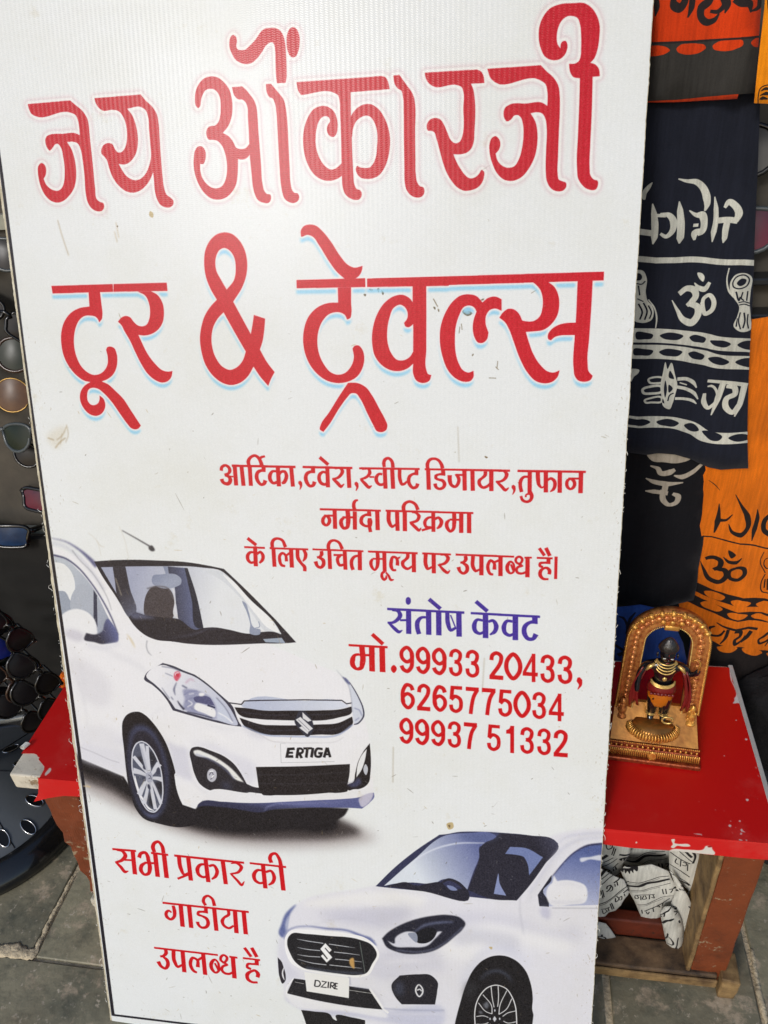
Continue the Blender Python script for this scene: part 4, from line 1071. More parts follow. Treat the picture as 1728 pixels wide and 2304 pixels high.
S 5401,5483,39 5414,5541,39 5451,5559,39 5495,5532,39 5500,5478,39 5481,5440,39 5444,5429,39
S 5444,5429,39 5488,5414,39 5510,5355,39 5498,5300,39 5460,5281,39 5419,5305,39 5404,5364,39
S 5575,5482,40 5588,5539,40 5625,5558,40 5670,5531,40 5676,5476,40 5657,5438,40 5619,5428,40
S 5619,5428,40 5663,5412,40 5687,5354,40 5674,5299,40 5636,5280,40 5594,5303,40 5578,5362,40
S 5770,5343,24 5779,5309,58 5791,5263,31 5766,5208,6
S 4055,5081,42 4034,5129,42 3994,5142,42 3956,5089,42 3945,4993,43 3954,4929,43
O 4000,5037,41 4048,5002,41 4052,4928,41 4002,4870,41 3954,4919,41 3950,4999,41
S 4122,5063,41 4134,5120,41 4173,5145,41 4218,5116,41 4220,5059,41 4189,4990,41 4144,4920,41 4121,4882,41
S 4101,4873,49! 4243,4871,48!
S 4399,5078,43 4378,5126,43 4337,5140,43 4299,5086,43 4289,4990,43 4299,4926,43
O 4344,5034,41 4393,4999,41 4398,4925,41 4347,4867,41 4299,4916,41 4294,4997,41
S 4581,5142,40! 4479,5143,40! 4469,5007,40!
S 4466,5001,40 4506,5042,40 4555,5019,40 4572,4954,40 4556,4890,40 4516,4867,40 4477,4887,40 4464,4942,40
S 4620,5138,46! 4756,5137,46!
S 4742,5134,39 4705,5055,40 4686,4960,40 4674,4848,40
S 4790,5137,48! 4930,5135,47!
S 4916,5132,40 4878,5054,41 4859,4959,41 4848,4847,41
S 5094,5135,39! 4994,5136,39! 4986,5000,40!
S 4983,4994,40 5022,5035,39 5070,5012,39 5088,4948,39 5073,4884,40 5034,4861,40 4996,4881,40 4981,4936,40
O 5205,5135,43 5262,5069,43 5266,4927,43 5212,4861,43 5155,4928,43 5152,5070,43
S 5331,5059,38 5344,5116,38 5380,5134,38 5422,5108,38 5427,5054,38 5408,5016,38 5372,5005,38
S 5372,5005,38 5415,4991,38 5436,4933,38 5424,4879,38 5388,4860,38 5348,4882,38 5333,4940,38
S 5587,5148,36! 5598,4832,37!
S 5485,4919,43! 5638,4917,43!
S 5590,5142,30! 5499,4935,31!
O 3984,4731,41 4031,4676,41 4032,4600,41 3982,4564,41 3933,4606,41 3931,4683,41
S 4031,4673,42 4036,4593,42 4023,4497,42 3984,4455,43 3943,4474,43 3924,4516,43
O 4155,4730,41 4203,4676,41 4204,4599,41 4154,4563,41 4104,4605,41 4101,4683,41
S 4203,4672,43 4209,4592,43 4196,4495,43 4156,4453,43 4115,4473,43 4096,4515,43
O 4328,4730,40 4376,4676,40 4377,4599,40 4328,4564,40 4279,4606,40 4276,4683,40
S 4376,4673,42 4382,4593,42 4370,4496,42 4331,4455,42 4291,4474,42 4271,4516,42
S 4450,4651,39 4464,4709,39 4501,4728,39 4544,4702,39 4548,4647,39 4528,4609,39 4490,4597,39
S 4490,4597,39 4534,4583,39 4554,4524,39 4540,4469,39 4502,4449,39 4462,4472,39 4449,4531,39
S 4603,4721,48! 4742,4720,47!
S 4729,4717,40 4690,4637,40 4670,4541,41 4659,4428,41
S 4983,4719,39! 4883,4720,39! 4875,4584,39!
S 4872,4578,39 4911,4619,39 4959,4597,39 4976,4532,39 4961,4468,39 4922,4445,39 4884,4465,39 4870,4520,39
S 5112,4740,40! 5119,4418,40!
P 5097,4740! 5135,4740! 5108,4651 5052,4645! 5051,4686! 5079,4702
S 5218,4642,39 5231,4700,39 5267,4719,39 5311,4693,38 5315,4638,39 5296,4600,39 5259,4589,39
S 5259,4589,39 5303,4574,39 5324,4516,39 5312,4461,39 5275,4441,39 5234,4464,39 5220,4522,39
S 5395,4641,38 5407,4698,38 5443,4717,38 5487,4691,38 5491,4637,38 5473,4599,38 5436,4587,38
S 5436,4587,38 5479,4573,38 5501,4515,38 5489,4460,38 5452,4440,39 5412,4463,39 5397,4521,39
S 5566,4632,42 5575,4689,42 5614,4714,42 5662,4685,42 5665,4628,42 5638,4558,42 5594,4488,42 5572,4449,42
S 5552,4440,50! 5697,4440,49!
S 315,2682,30! 627,2690,30!
S 822,2685,30! 1045,2682,30!
S 1123,2682,31! 2007,2683,30!
S 2078,2687,28! 2526,2685,28!
S 370,2669,12 444,2667,39 479,2614,54 430,2539,43 332,2490,27
S 343,2495,31 403,2430,46 449,2371,46 496,2389,9
S 460,2544,27! 580,2552,27!
S 583,2694,57! 578,2349,58!
S 659,2598,51 687,2661,42 748,2680,42 776,2619,54 776,2563,51
S 779,2588,51! 785,2459,57 754,2378,42 708,2361,36 666,2413,54 680,2487,48 733,2534,30
S 726,2536,30! 859,2541,30!
S 876,2679,60! 877,2349,60!
S 990,2684,59! 994,2347,60!
S 868,2702,51 856,2772,53 888,2836,41 934,2855,38 973,2809,47 988,2700,53
S 1182,2674,53 1192,2508,53 1228,2424,35 1304,2465,27
S 1301,2680,56! 1308,2348,56!
S 1137,2353,30! 1309,2445,29!
S 1522,2674,55! 1533,2353,56!
S 1517,2602,29 1459,2595,35 1405,2517,53 1424,2439,44 1466,2417,35 1540,2445,29
S 1558,2583,32 1617,2603,35 1657,2531,49 1630,2445,41 1579,2399,20
S 1740,2668,55! 1755,2351,55!
S 1840,2653,11 1912,2667,29 1968,2623,46 1932,2548,34 1820,2503,20
S 1834,2502,26 1909,2418,37 1955,2365,37 1994,2421,9
S 2242,2679,54! 2253,2354,54!
S 2230,2603,28 2174,2601,34 2120,2523,51 2137,2446,43 2184,2420,34 2256,2445,28
S 2271,2586,31 2335,2609,34 2372,2530,48 2347,2448,40 2295,2407,20
S 2461,2689,56! 2477,2353,56!
S 2348,2723,48 2334,2783,48 2359,2841,39 2404,2857,36 2443,2804,42 2465,2698,50
S 905,1976,30! 2021,1985,29!
S 1042,1951,43 1053,1857,50 1038,1784,41 989,1742,35 944,1772,48 939,1831,43 980,1869,30 1011,1846,22
S 1142,1964,58! 1140,1652,59!
S 1252,1966,58! 1253,1650,58!
S 1471,1983,49! 1466,1898,49!
S 1493,1913,42! 1415,1910,30 1370,1899,36 1359,1865,38 1410,1846,30 1465,1817,45 1483,1755,49 1444,1684,39 1385,1676,36 1351,1713,41 1344,1754,45
S 1577,1985,55! 1582,1652,55!
S 1470,2009,42 1446,2062,42 1463,2122,38 1512,2154,32 1559,2123,38 1586,2016,48
S 1760,1974,42 1760,1916,40 1697,1860,32 1670,1810,47 1688,1741,40 1743,1713,34 1813,1758,27
S 1844,1979,56! 1842,1653,57!
S 1955,1982,56! 1961,1652,57!
S 724,1279,29! 1573,1287,28!
S 876,1278,46 881,1224,51 833,1167,33 794,1155,31
S 832,1159,31 882,1113,51 888,1039,51 842,977,38 795,1001,45 760,1073,56
S 984,1281,53! 984,1103,53 1018,1030,40 1083,1068,27
S 1106,1287,57! 1102,957,58!
S 1274,979,29 1243,987,40 1200,1055,48 1199,1129,48 1239,1198,37 1286,1178,37 1292,1062,53!
S 1295,1167,33 1358,1219,33
S 1378,1296,56! 1380,958,57!
O 1533,1212,30 1562,1182,30 1573,1110,35 1562,1041,33 1523,1011,30 1479,1059,48 1475,1145,50
S 1523,1158,28! 1567,1042,28!
O 1652,1299,30 1690,1268,39 1681,1224,34 1642,1188,28 1607,1213,37 1611,1262,37
S 1621,1191,30 1682,1157,32 1627,1125,35 1607,1073,41 1635,1028,39 1693,1018,35 1753,1052,30
S 1768,1291,58! 1768,962,58!
S 1723,1285,28! 1827,1284,28!
S 1899,1290,28! 2121,1291,27!
S 1930,1450,42! 2009,1324,42!
S 2024,1463,48! 2082,1331,49!
S 2077,1288,53! 2074,1209,53!
S 2099,1225,36! 2021,1218,30 1958,1207,34 1947,1160,38 1995,1137,36
S 2071,1023,47! 2082,1077,53 2046,1123,36 1990,1100,36 1939,1043,51 1948,971,49 1993,941,36 2068,946,30"""
CLOTH = """@ T red_scarf V .42 200 58 14
C 52 50 47
P 6091,10437! 6552,10425 6846,10423 7088,10424! 7174,9973! 6919,9995! 6616,9987 6140,9986!
C 200 58 14
P 6134,10410 6215,10408 6278,10389 6300,10369 6273,10348 6214,10334 6143,10334 6079,10361 6075,10398
P 6352,10375 6376,10401 6445,10409 6525,10402 6588,10384 6600,10368 6564,10339 6486,10325 6405,10335 6362,10356
P 6653,10373 6684,10398 6751,10411 6839,10412 6895,10393 6899,10370 6850,10342 6774,10329 6704,10337 6667,10350
P 6961,10380 6986,10405 7061,10417 7120,10409 7132,10346 7036,10339 6986,10351
C 40 34 34
S 6091,10431,16! 6553,10420,16 6848,10416,16 7118,10419,16!
S 6138,10772,45 6158,10684,45 6152,10624,9
S 6277,10753,34 6294,10692,68 6341,10671,68 6374,10712,56 6369,10755,56
S 6433,10742,49 6434,10665,49 6414,10597,11
S 6585,10756,66 6570,10698,67 6518,10659,67 6522,10598,56 6582,10550,50 6639,10564,40 6670,10609,11
S 6662,10725,22 6700,10663,44 6659,10623,33 6595,10628,22
S 6702,10714,66 6725,10661,55 6714,10606,9
S 6779,10708,66 6833,10670,55 6902,10657,55 6922,10596,11
S 6987,10710,65 6974,10626,33 6921,10604,11
@ X red_scarf V .42
P 6039,10914 6388,10896 6675,10882 6971,10860 6993,10676 7011,10503 7029,10326 7043,10144 7060,9992 6925,9994 6921,9958 6620,9960 6172,9975 6141,9977 6086,10478
@ T yellow_scarf V .418 236 140 14
C 44 36 30
P 7011,10708 7022,10623 7048,10562 7094,10520 7172,10511 7131,10716
S 7078,9924,9! 7069,9986,9 7077,10042,9 7122,10061,9 7178,10054,9 7263,10049,9
S 7081,10018,5 7118,10035,25 7159,10026,11
S 7082,9985,5 7125,9997,28 7176,9989,21 7217,9982,14
S 7082,9957,7 7106,9963,30 7153,9953,9
S 7193,9950,6 7221,9958,6 7249,9919,6
@ X yellow_scarf V .418
P 6973,10860 7142,10847 7235,10840 7346,10307 7432,9894 7205,9912 7045,9929 7035,10054 7021,10238 7008,10461 6998,10625
@ T navy_scarf V .42 27 30 41
C 196 196 184
S 6529,9300,10 6612,9273,30 6700,9259,50 6768,9207,60 6820,9113,73 6835,9046,58 6822,8986,18
P 6225,9203 6300,9278 6280,9212 6261,9180 6246,9115 6222,9127
S 6322,9084,10 6343,8999,51 6363,8896,65 6372,8769,60 6366,8702,11
S 6222,8815,58! 6360,8805,57!
S 6363,8976,31! 6452,8978,31!
S 6400,8991,21 6474,8983,46 6533,8913,69 6530,8822,59 6482,8777,39 6422,8808,26
S 6565,9096,10 6583,9012,59 6607,8887,74 6619,8749,73 6617,8698,13
S 6673,9003,10 6744,8956,38 6801,8948,76 6831,8879,64 6823,8800,64 6758,8779,77 6762,8716,21
S 6730,8860,31 6780,8858,31
S 6896,9110,10 6925,8999,45 6940,8875,51 6936,8784,56 6935,8687,10
S 6937,8887,56 7052,8888,55 7148,8873,55
S 7006,9001,30 7036,9049,55 7102,9014,62 7148,8935,72 7127,8868,50
S 7052,8888,63 7046,8792,63 7048,8712,51 7041,8671,10
S 6227,8549,59 6598,8538,58 6829,8524,57 7062,8485,57 7379,8472,56
S 6685,8189,54 6754,8241,59 6827,8220,67 6854,8154,64 6826,8104,67 6779,8061,41
S 6812,8079,54 6888,8039,67 6901,7949,76 6852,7879,82 6764,7913,60 6690,8018,33 6622,8128,8
O 6982,8157,40 7045,8087,48 7032,7985,54 6982,7960,46 6945,8038,35 6940,8127,40
S 6914,8064,40 6947,8076,40
S 6822,8294,8 6871,8241,45 6932,8221,58 6974,8288,34
P 6840,8395 6878,8388 6916,8338 6908,8299 6870,8327
P 7182,8209 7175,8282 7210,8349 7297,8370 7351,8348 7378,8179 7388,8079 7424,7926 7442,7777 7370,7756 7283,7813 7299,7929 7301,8018 7231,8120
S 7140,8423,13 7137,8308,13 7180,8184,21 7237,8120,16
P 6238,8440 6309,8430 6347,8366 6358,8203 6384,8126 6432,8074 6459,7996 6444,7919 6381,7887 6295,7895
S 6389,8139,11 6459,8048,16 6493,7944,17 6497,7828,11
S 6260,7749,158 6580,7742,156 6765,7721,155 6952,7685,154 7141,7627,154 7490,7612,152
S 6279,7565,160 6602,7561,158 6790,7538,157 6980,7488,156 7173,7422,156 7525,7415,154
O 6489,7244,23 6562,7272,23 6640,7253,23 6644,7217,23 6570,7200,23 6506,7211,23
O 6439,7124,29 6524,7163,29 6640,7152,29 6646,7102,29 6533,7080,29 6449,7095,29
O 6475,6996,24 6540,7025,23 6655,7021,23 6660,6984,23 6546,6972,23 6487,6977,24
S 6792,7245,40 6892,7242,40 6967,7194,40 7015,7122,14
S 6798,7152,37 6908,7123,37 6999,7057,37 7053,6977,14
S 6797,7014,32 6912,7006,32 6993,6969,32 7044,6922,12
S 6822,7202,14 6902,7173,14
P 6644,7446 6676,7366 6702,7436 6759,7302 6803,7159 6795,7072 6779,6955 6756,6883 6695,6910 6650,7043 6623,7188 6632,7317
S 7124,7189,34! 7532,7159,50!
S 7288,7164,62 7261,6984,63 7222,6776,14
S 7115,7042,34 7121,6940,58 7179,6866,43 7229,6911,34 7246,7042,28 7170,7129,28 7134,7122,17
S 7325,7129,37 7406,7121,62 7425,7049,56 7349,6984,57 7359,6881,66 7432,6822,54 7483,6926,43
S 7501,7142,62 7490,6926,57 7463,6774,14
S 6297,6730,145 6652,6728,143 6863,6702,142 7042,6623,141 7214,6509,142 7409,6500,141 7683,6544,139
P 6287,7362 6383,7354 6374,7319 6334,7276 6314,7219
C 27 30 41
P 6306,7782 6405,7780 6482,7748 6473,7719 6401,7706 6314,7710
P 6549,7745 6601,7773 6698,7772 6788,7730 6756,7702 6659,7696 6584,7715
P 6853,7720 6884,7740 6958,7725 7032,7671 7018,7644 6957,7652 6880,7680
P 7077,7654 7148,7659 7234,7648 7289,7617 7256,7585 7172,7586 7107,7616
P 7353,7613 7400,7653 7506,7651 7521,7574 7413,7575
P 6301,7596 6400,7598 6503,7569 6482,7535 6383,7526 6308,7530
P 6563,7562 6611,7592 6709,7591 6803,7552 6774,7518 6683,7512 6593,7534
P 6866,7538 6909,7558 6973,7536 7046,7474 7034,7454 6960,7461 6894,7496
P 7089,7453 7153,7473 7241,7454 7307,7410 7265,7380 7192,7383 7119,7418
P 7366,7416 7422,7457 7542,7456 7556,7380 7436,7378
P 6308,6757 6412,6766 6504,6766 6567,6728 6512,6694 6407,6689 6313,6699
P 6632,6728 6700,6759 6805,6752 6879,6699 6842,6668 6736,6675 6662,6698
P 6941,6684 6993,6695 7076,6654 7115,6585 7075,6577 6991,6615
P 7155,6578 7242,6579 7375,6510 7349,6471 7273,6463 7200,6516
P 7440,6511 7491,6550 7628,6566 7684,6536 7627,6497 7516,6473
O 7200,8270,13 7220,8324,13 7300,8350,13 7343,8315,13 7335,8248,13 7261,8213,13 7212,8232,13
P 7238,8263 7278,8316 7319,8306 7315,8267 7268,8241
S 7244,8182,16 7288,8094,16 7293,8131,16
S 7307,8181,13 7311,8106,13 7334,8093,13
S 7351,8192,13 7357,8092,13
S 7286,8069,11 7336,8080,11 7390,8067,11
S 7296,8043,11 7341,8055,11 7395,8039,11
S 7303,7903,8 7307,7812,16
S 7321,7967,13 7319,7877,13 7353,7785,13
S 7356,7966,16 7378,7876,16 7374,7798,16
S 7394,7953,13 7404,7863,13 7427,7797,13
P 6242,8399 6277,8404 6304,8373 6296,8340 6249,8333
S 6252,8300,11 6312,8298,11 6338,8329,11
S 6278,8280,14 6301,8179,14
S 6281,8142,11 6344,8115,11
S 6298,8090,17 6344,7999,17 6328,7921,17
S 6345,8102,16 6391,8011,17 6377,7920,17
S 6396,8075,14 6435,7997,14 6424,7932,14
P 6701,7345 6754,7245 6704,7263
P 6668,7231 6700,7116 6691,7025 6667,7116
P 6712,7181 6759,7130 6727,7084
P 6669,7014 6689,6954 6669,6969
S 6724,6984,15 6740,7058,14 6775,7079,14
@ X navy_scarf V .42
P 5869,10190 6388,10158 6694,10139 7027,10119 7090,10022 7142,10010 7156,9905 7244,9321 7334,8658 7360,8470 7451,7797 7505,7394 7566,6970 7636,6520 7701,6155 7574,6132 7421,6105 7287,6116 7173,6166 7072,6229 6888,6307 6699,6334 6566,6319 6211,6363 6069,7952
@ T black_scarf V .43 17 17 21
C 168 158 142
P 6599,6229 6774,6261 6936,6258 7096,6171 6980,6133 6789,6142 6673,6145
S 6657,6078,16 6745,6049,56 6780,5991,63 6887,6010,78 6937,6044,46
S 6935,5961,16 7033,5937,68 7148,5990,62 7242,6088,40
S 6625,5899,13 6712,5866,57 6853,5845,72 7058,5856,16
S 6859,5849,69 6853,5728,70
S 6638,5720,16 6728,5725,57 6897,5712,57
S 6835,5762,63 6861,5606,70 6932,5546,48 7012,5575,64 7022,5663,70 6954,5705,38
C 120 40 24
S 6481,7429,12 6582,7428,11 6655,7449,6
C 60 38 30
S 6959,3904,19 7125,3895,19 7241,3845,19
S 6993,3849,16 7107,3818,16
@ X black_scarf V .43
P 6144,6451 6626,6376 7038,6300 7354,6060 7353,5977 7372,5723 7391,5461 7404,5282 7431,4913 7430,4526 7453,4266 7447,3997 7211,3942 6910,3882 6444,3854 6279,4868
@ T orange_scarf V .435 214 108 16
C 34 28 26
S 7513,5558,8 7538,5401,42 7546,5273,71 7536,5093,14
S 7562,5290,51 7635,5300,34 7702,5382,11
S 7675,5245,8 7737,5133,43 7841,5112,71 7899,5204,65 7871,5363,70 7768,5533,28 7679,5686,6
S 7979,5453,6 8002,5319,56 7994,5158,65 7994,4986,11
S 8169,5340,55 8108,5275,64 8117,5130,56 8228,5036,64
S 7411,5039,20 7606,5013,20 7865,4973,20 8053,4905,20 8322,4807,20
S 7499,4670,44 7589,4717,58 7663,4694,67 7672,4599,59 7612,4526,44
S 7634,4554,53 7732,4549,65 7776,4455,74 7712,4345,74 7592,4357,69 7505,4495,36 7445,4624,6
O 7810,4544,44 7881,4582,44 7978,4543,58 8001,4448,58 7936,4374,50 7833,4404,50
S 7754,4489,29 7819,4492,29
S 7687,4760,9 7774,4682,49 7852,4676,58 7912,4739,14
P 7735,4864 7793,4836 7830,4795 7790,4742
S 8179,4801,11 8157,4681,11 8266,4443,12
O 8222,4675,14 8295,4687,14 8365,4587,14 8278,4514,14 8217,4598,14
S 8269,4426,15 8244,4282,15 8284,4140,15 8407,4111,15
S 8286,4338,17 8300,4195,18
S 8318,4340,17 8345,4162,18
S 7445,4186,139 7821,4078,138 8098,4011,137 8522,3924,136
S 7405,3990,141 7788,3871,140 8139,3779,139 8564,3711,137
S 7770,3684,15 7938,3613,37 8321,3551,40
S 7927,3593,43 7906,3475,43 7852,3362,13
S 7759,3621,22 7700,3559,40 7729,3463,37 7809,3478,31 7882,3581,25
S 8014,3560,46 8102,3527,55 8102,3449,46 8041,3405,43 8061,3327,53 8142,3372,31 8192,3435,46
S 8246,3517,52 8203,3416,52 8142,3333,15
S 8515,3554,33 8417,3431,37 8361,3368,28 8385,3310,34 8449,3335,34 8537,3439,33
S 8464,3256,12 8537,3439,36
S 7348,5876,6 7415,5832,11 7487,5758,4
S 7340,3769,16 7555,3705,37
S 7413,3638,16 7599,3592,37
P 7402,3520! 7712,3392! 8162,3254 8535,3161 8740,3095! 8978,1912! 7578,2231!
C 214 108 16
P 7559,4138 7621,4168 7730,4147 7820,4087 7787,4043 7693,4044 7594,4084
P 7895,4036 7956,4064 8080,4034 8163,3977 8122,3947 8014,3956 7914,4000
P 8233,3954 8300,3985 8490,3950 8505,3877 8347,3877 8260,3918
P 7541,3942 7595,3988 7705,3970 7814,3892 7777,3856 7667,3864 7566,3906
P 7875,3848 7934,3876 8061,3841 8151,3784 8115,3759 7993,3766 7898,3812
P 8200,3773 8255,3801 8394,3767 8534,3728 8545,3672 8354,3698 8241,3729
P 7823,3300 7887,3331 8001,3313 8101,3250 8046,3206 7935,3208 7851,3252
P 8168,3225 8246,3250 8361,3219 8449,3130 8396,3106 8280,3132 8188,3186
P 8517,3119 8598,3125 8668,3049 8617,3025
@ X orange_scarf V .435
P 6819,7942 7146,7900 7493,7853 7840,7841 8091,6614 8359,5299 8712,3567 8981,2249 8742,2381 8416,2611 8107,2756 7787,2899 7601,3295 7374,3518 7287,3861 7193,4760 7083,6035
@ T blue_cloth V .385 34 66 130
C 16 18 34
S 6452,3994,15 6507,3978,33 6573,3851,31 6571,3737,34
S 6657,4081,15 6600,3984,36 6573,3851,34
S 6457,3496,47 6574,3426,47 6499,3340,47
S 6493,3096,32 6587,3001,32 6578,2790,32
@ X blue_cloth V .385
P 6283,4094 6546,4129 6712,4185 6873,4149 7099,4017 7318,3560 7426,3173 7414,2654 7077,2405 6430,2342 6309,3285
@ T white_cloth V .17 196 196 188
C 28 26 28
S 6209,1591,43 6281,1719,42 6336,1804,42
S 6215,1515,12 6308,1648,12 6411,1761,12
S 6252,1444,12 6343,1597,12 6464,1733,12
S 6344,1403,17 6349,1462,17 6383,1488,17 6371,1388,17 6344,1343,17
S 6378,1429,14 6401,1462,14 6404,1375,14 6382,1361,14
S 6421,1534,17! 6485,1623,16!
S 6433,1517,14 6443,1461,14
S 6455,1560,16 6472,1486,17
S 6275,1350,14 6314,1188,15!
S 6294,1373,14 6327,1221,15!
S 6266,985,15 6428,1220,14 6555,1424,14 6611,1493,14
S 6279,956,7 6430,1191,7 6558,1395,7
S 6466,1208,17 6485,1111,17 6516,1178,17 6478,1250,17
S 6514,1197,14 6536,1242,14 6540,1142,14 6513,1157,14
S 6554,1325,17! 6613,1415,17!
S 6567,1308,14 6583,1241,14
S 6414,1076,15 6454,920,15!
S 6428,1099,15 6473,944,15!
S 6317,891,15! 6416,994,15!
S 6334,874,15 6359,774,15 6394,866,15 6363,922,15
S 6396,970,15 6418,871,15
S 6248,2120,9 6317,2023,9 6361,1976,9
S 6295,2037,14 6357,2030,14 6374,1941,14 6336,1916,14 6297,2019,14
S 6403,1965,14 6386,1813,14!
S 6424,1950,14 6407,1798,14!
S 6476,1829,35 6559,1807,46 6647,1842,34 6670,1902,23
P 6486,1719 6522,1668 6531,1727 6554,1655 6573,1716 6604,1664 6611,1742 6640,1709 6643,1776 6676,1754 6676,1847 6639,1822 6583,1774 6515,1743
S 6768,2280,9 6827,2021,9!
S 6768,2280,9! 6894,2284,9! 6938,2041,9!
S 6831,2238,13 6881,2229,13 6894,2124,13 6852,2062,13 6828,2094,13
S 6929,2237,13 6988,2229,13
S 7022,2270,31 7104,2232,31 7210,2161,31 7292,2068,31
S 7031,2201,11 7113,2162,11 7223,2074,11 7304,1979,11
S 7072,2332,11 7175,2279,11 7272,2207,11
S 7046,2078,16! 7290,1940,15!
S 7125,2002,13 7127,1911,13 7158,1898,13
S 7173,2010,13 7183,1865,13!
S 7199,1960,13 7240,1949,13 7238,1894,13 7197,1905,13
S 7261,1935,13 7277,1790,13
S 7062,1843,13 7183,1791,13 7319,1666,13
S 6601,1383,35 6722,1417,40 6830,1554,42 6967,1599,39 7083,1640,34
S 6592,1470,12 6713,1503,12 6823,1610,12 6957,1683,11 7064,1703,11
S 6606,1433,6 6716,1470,6 6827,1582,6 6960,1655,6
S 6652,1285,9 6771,1338,9 6882,1457,9 6978,1505,9 7103,1558,9
S 6655,1255,6 6774,1309,6 6885,1425,6 6981,1477,6
S 6713,1197,14! 6939,1312,14!
S 6716,1177,14 6732,1120,14 6761,1146,14 6744,1203,14
S 6785,1211,14 6796,1113,14!
S 6815,1227,14 6819,1138,14 6853,1165,14 6834,1241,14
S 6882,1271,14 6893,1173,14
S 6920,1298,14 6940,1222,14 6907,1236,14
S 6767,984,10 6867,1036,10 6939,1142,9 7048,1264,9 7168,1288,9
S 6781,956,6 6870,1006,6 6942,1112,6 7053,1229,6
S 7017,1435,14! 7046,1323,14!
S 7057,1443,14! 7081,1330,14!
S 7099,1432,14 7139,1439,14 7129,1359,14
S 6865,860,14! 7136,1222,14!
S 6832,874,15 6852,784,15!
S 6886,864,14 6914,807,15 6927,873,14
S 6957,983,14 6979,884,14
S 7003,1033,14 7036,1020,14 7009,1075,14
S 7065,1127,14 7065,1046,14
S 7064,881,24 7123,997,36 7191,1031,24
S 7139,1439,7 7166,1464,34 7197,1499,23
S 7205,1625,11 7296,1547,11 7358,1463,11
S 7195,1547,27 7279,1525,27 7348,1461,27
S 7176,1150,14 7219,1138,14 7194,1093,14
S 7262,964,21 7281,906,21
S 7156,691,17 7153,540,17 7135,471,17
S 7169,630,10 7226,557,24 7239,451,22 7186,406,12
S 7293,614,17 7292,419,17 7270,126,17
S 7216,292,12 7306,224,12 7411,170,12
S 7305,401,15 7316,315,15 7364,282,15 7386,353,15
S 7378,417,17 7422,251,17
S 7383,219,15 7428,363,15
P 7254,122 7299,110 7293,29 7257,55
S 7383,1772,11 7453,1635,34 7485,1488,23
S 7274,2190,28 7327,2092,28 7319,1945,29
P 7380,1271 7384,1351 7412,1297 7427,1399 7448,1324 7467,1406 7464,1288 7410,1237
S 7353,1206,12 7442,1083,46 7485,929,23
S 7373,1770,9 7397,1812,9 7435,1819,9
O 6292,372,18 6377,413,18 6435,315,18 6448,161,18 6406,61,18 6321,-4,18
S 6299,285,13 6352,319,13 6392,238,13 6357,118,13
P 6444,339 6488,349 6456,264 6501,263 6462,198 6494,149 6450,139 6470,42 6431,101 6436,-24 6402,49 6390,-92 6370,18 6339,-92 6321,-4 6415,86 6450,207
P 6341,448 6362,464 6361,409
P 6350,340 6366,355 6367,300
@ T stacked_cloth V .36 190 190 182
C 22 22 26
P 8510,2278 8525,2316 8561,2302 8606,2070 8565,2047 8521,2134
S 8367,2262,30 8382,2118,31 8362,2042,31
S 8427,2305,25 8434,2142,51 8467,1905,51 8483,1756,26
S 8460,2127,10 8512,1911,10 8520,1742,10
S 8451,2591,15 8422,2447,15 8462,2237,15
@ T bench_top H .334 196 16 16
C 214 196 190 1 0.6
P 7831,2601 7851,2609 7860,2597 7844,2580 7830,2584
P 7541,2334 7553,2337 7554,2327 7543,2321
P 7780,2880 7801,2885 7797,2873 7784,2869
P 7659,1764 7679,1772 7693,1760 7667,1737
P 7784,1784 7791,1783 7786,1776
P 7154,1684 7163,1684 7158,1675
P 7309,1597 7320,1598 7315,1589
P 7399,1593 7408,1592 7401,1587
P 7439,1474 7449,1473 7451,1463 7441,1466
P 7529,1481 7546,1492 7550,1479 7535,1467
P 7411,1413 7430,1429 7443,1417 7430,1397 7413,1400
P 7477,1398 7486,1401 7484,1390
P 7526,1380 7544,1390 7548,1368 7572,1349 7544,1351 7525,1359
P 7510,1330 7530,1343 7532,1327 7515,1313
P 7483,1258 7499,1262 7523,1249 7509,1234 7487,1242
P 7553,1261 7566,1265 7563,1250 7552,1247
P 7434,1348 7437,1332 7441,1317 7434,1327
S 7035,1280,3 7079,1277,13 7115,1275,11 7116,1263,4
C 196 130 120 0.8 1
P 7859,2208 7872,2204 7865,2182 7856,2186
P 7858,2101 7870,2090 7869,2066 7860,2077
C 205 205 200 1 0.5
P 7889,3774! 7905,3776! 7875,3510! 7892,3436 7897,3159 7915,2908 7947,2515! 7939,2438! 7922,2436! 7902,2666 7886,2961 7871,3156 7806,3144 7839,3204 7838,3225 7868,3272 7876,3435 7864,3509
C 200 190 180 1 0.8
P -516,1296 -512,1367 -501,1397 -480,1388 -467,1336 -485,1299 -496,1280
P -328,1465 -314,1463 -313,1451
C 214 50 44 0.5 2
S -449,1450,5 -372,1470,5 -314,1463,5 -204,1482,5
S -541,1226,5 -333,1238,5 -157,1226,5 -33,1231,5
@ T bench_flap V .125 200 18 18
C 210 205 196 1 0.5
P 6815,3058 6845,3093 6991,3112 7160,3145 7175,3206 7222,3218 7252,3151 7284,3103 7281,3068 7239,3064 6998,3060 6824,3042
P 6822,3273 6851,3277 6857,3206 6898,3199 7004,3206 7024,3181 6944,3158 6890,3163 6856,3114 6827,3129 6841,3175
P 7028,3372 7064,3392 7104,3389 7102,3360 7068,3364
P 6461,3171 6470,3177 6476,3149 6466,3142
C 150 20 18
P 7193,3209 7229,3215 7235,3194 7199,3186
C 226 90 80 0.6 1
S 6127,3301,6 6426,3317,6 6897,3309,6 7356,3324,6 7771,3337,6
@ T left_cloth V .35 232 110 14
C 190 30 14
P -1783,2522 -1743,2561 -1788,2468 -1859,2399 -1885,2424
P -1888,2415 -1813,2395 -1727,2447 -1799,2233 -1871,2263 -1915,2295
@ X left_cloth V .35
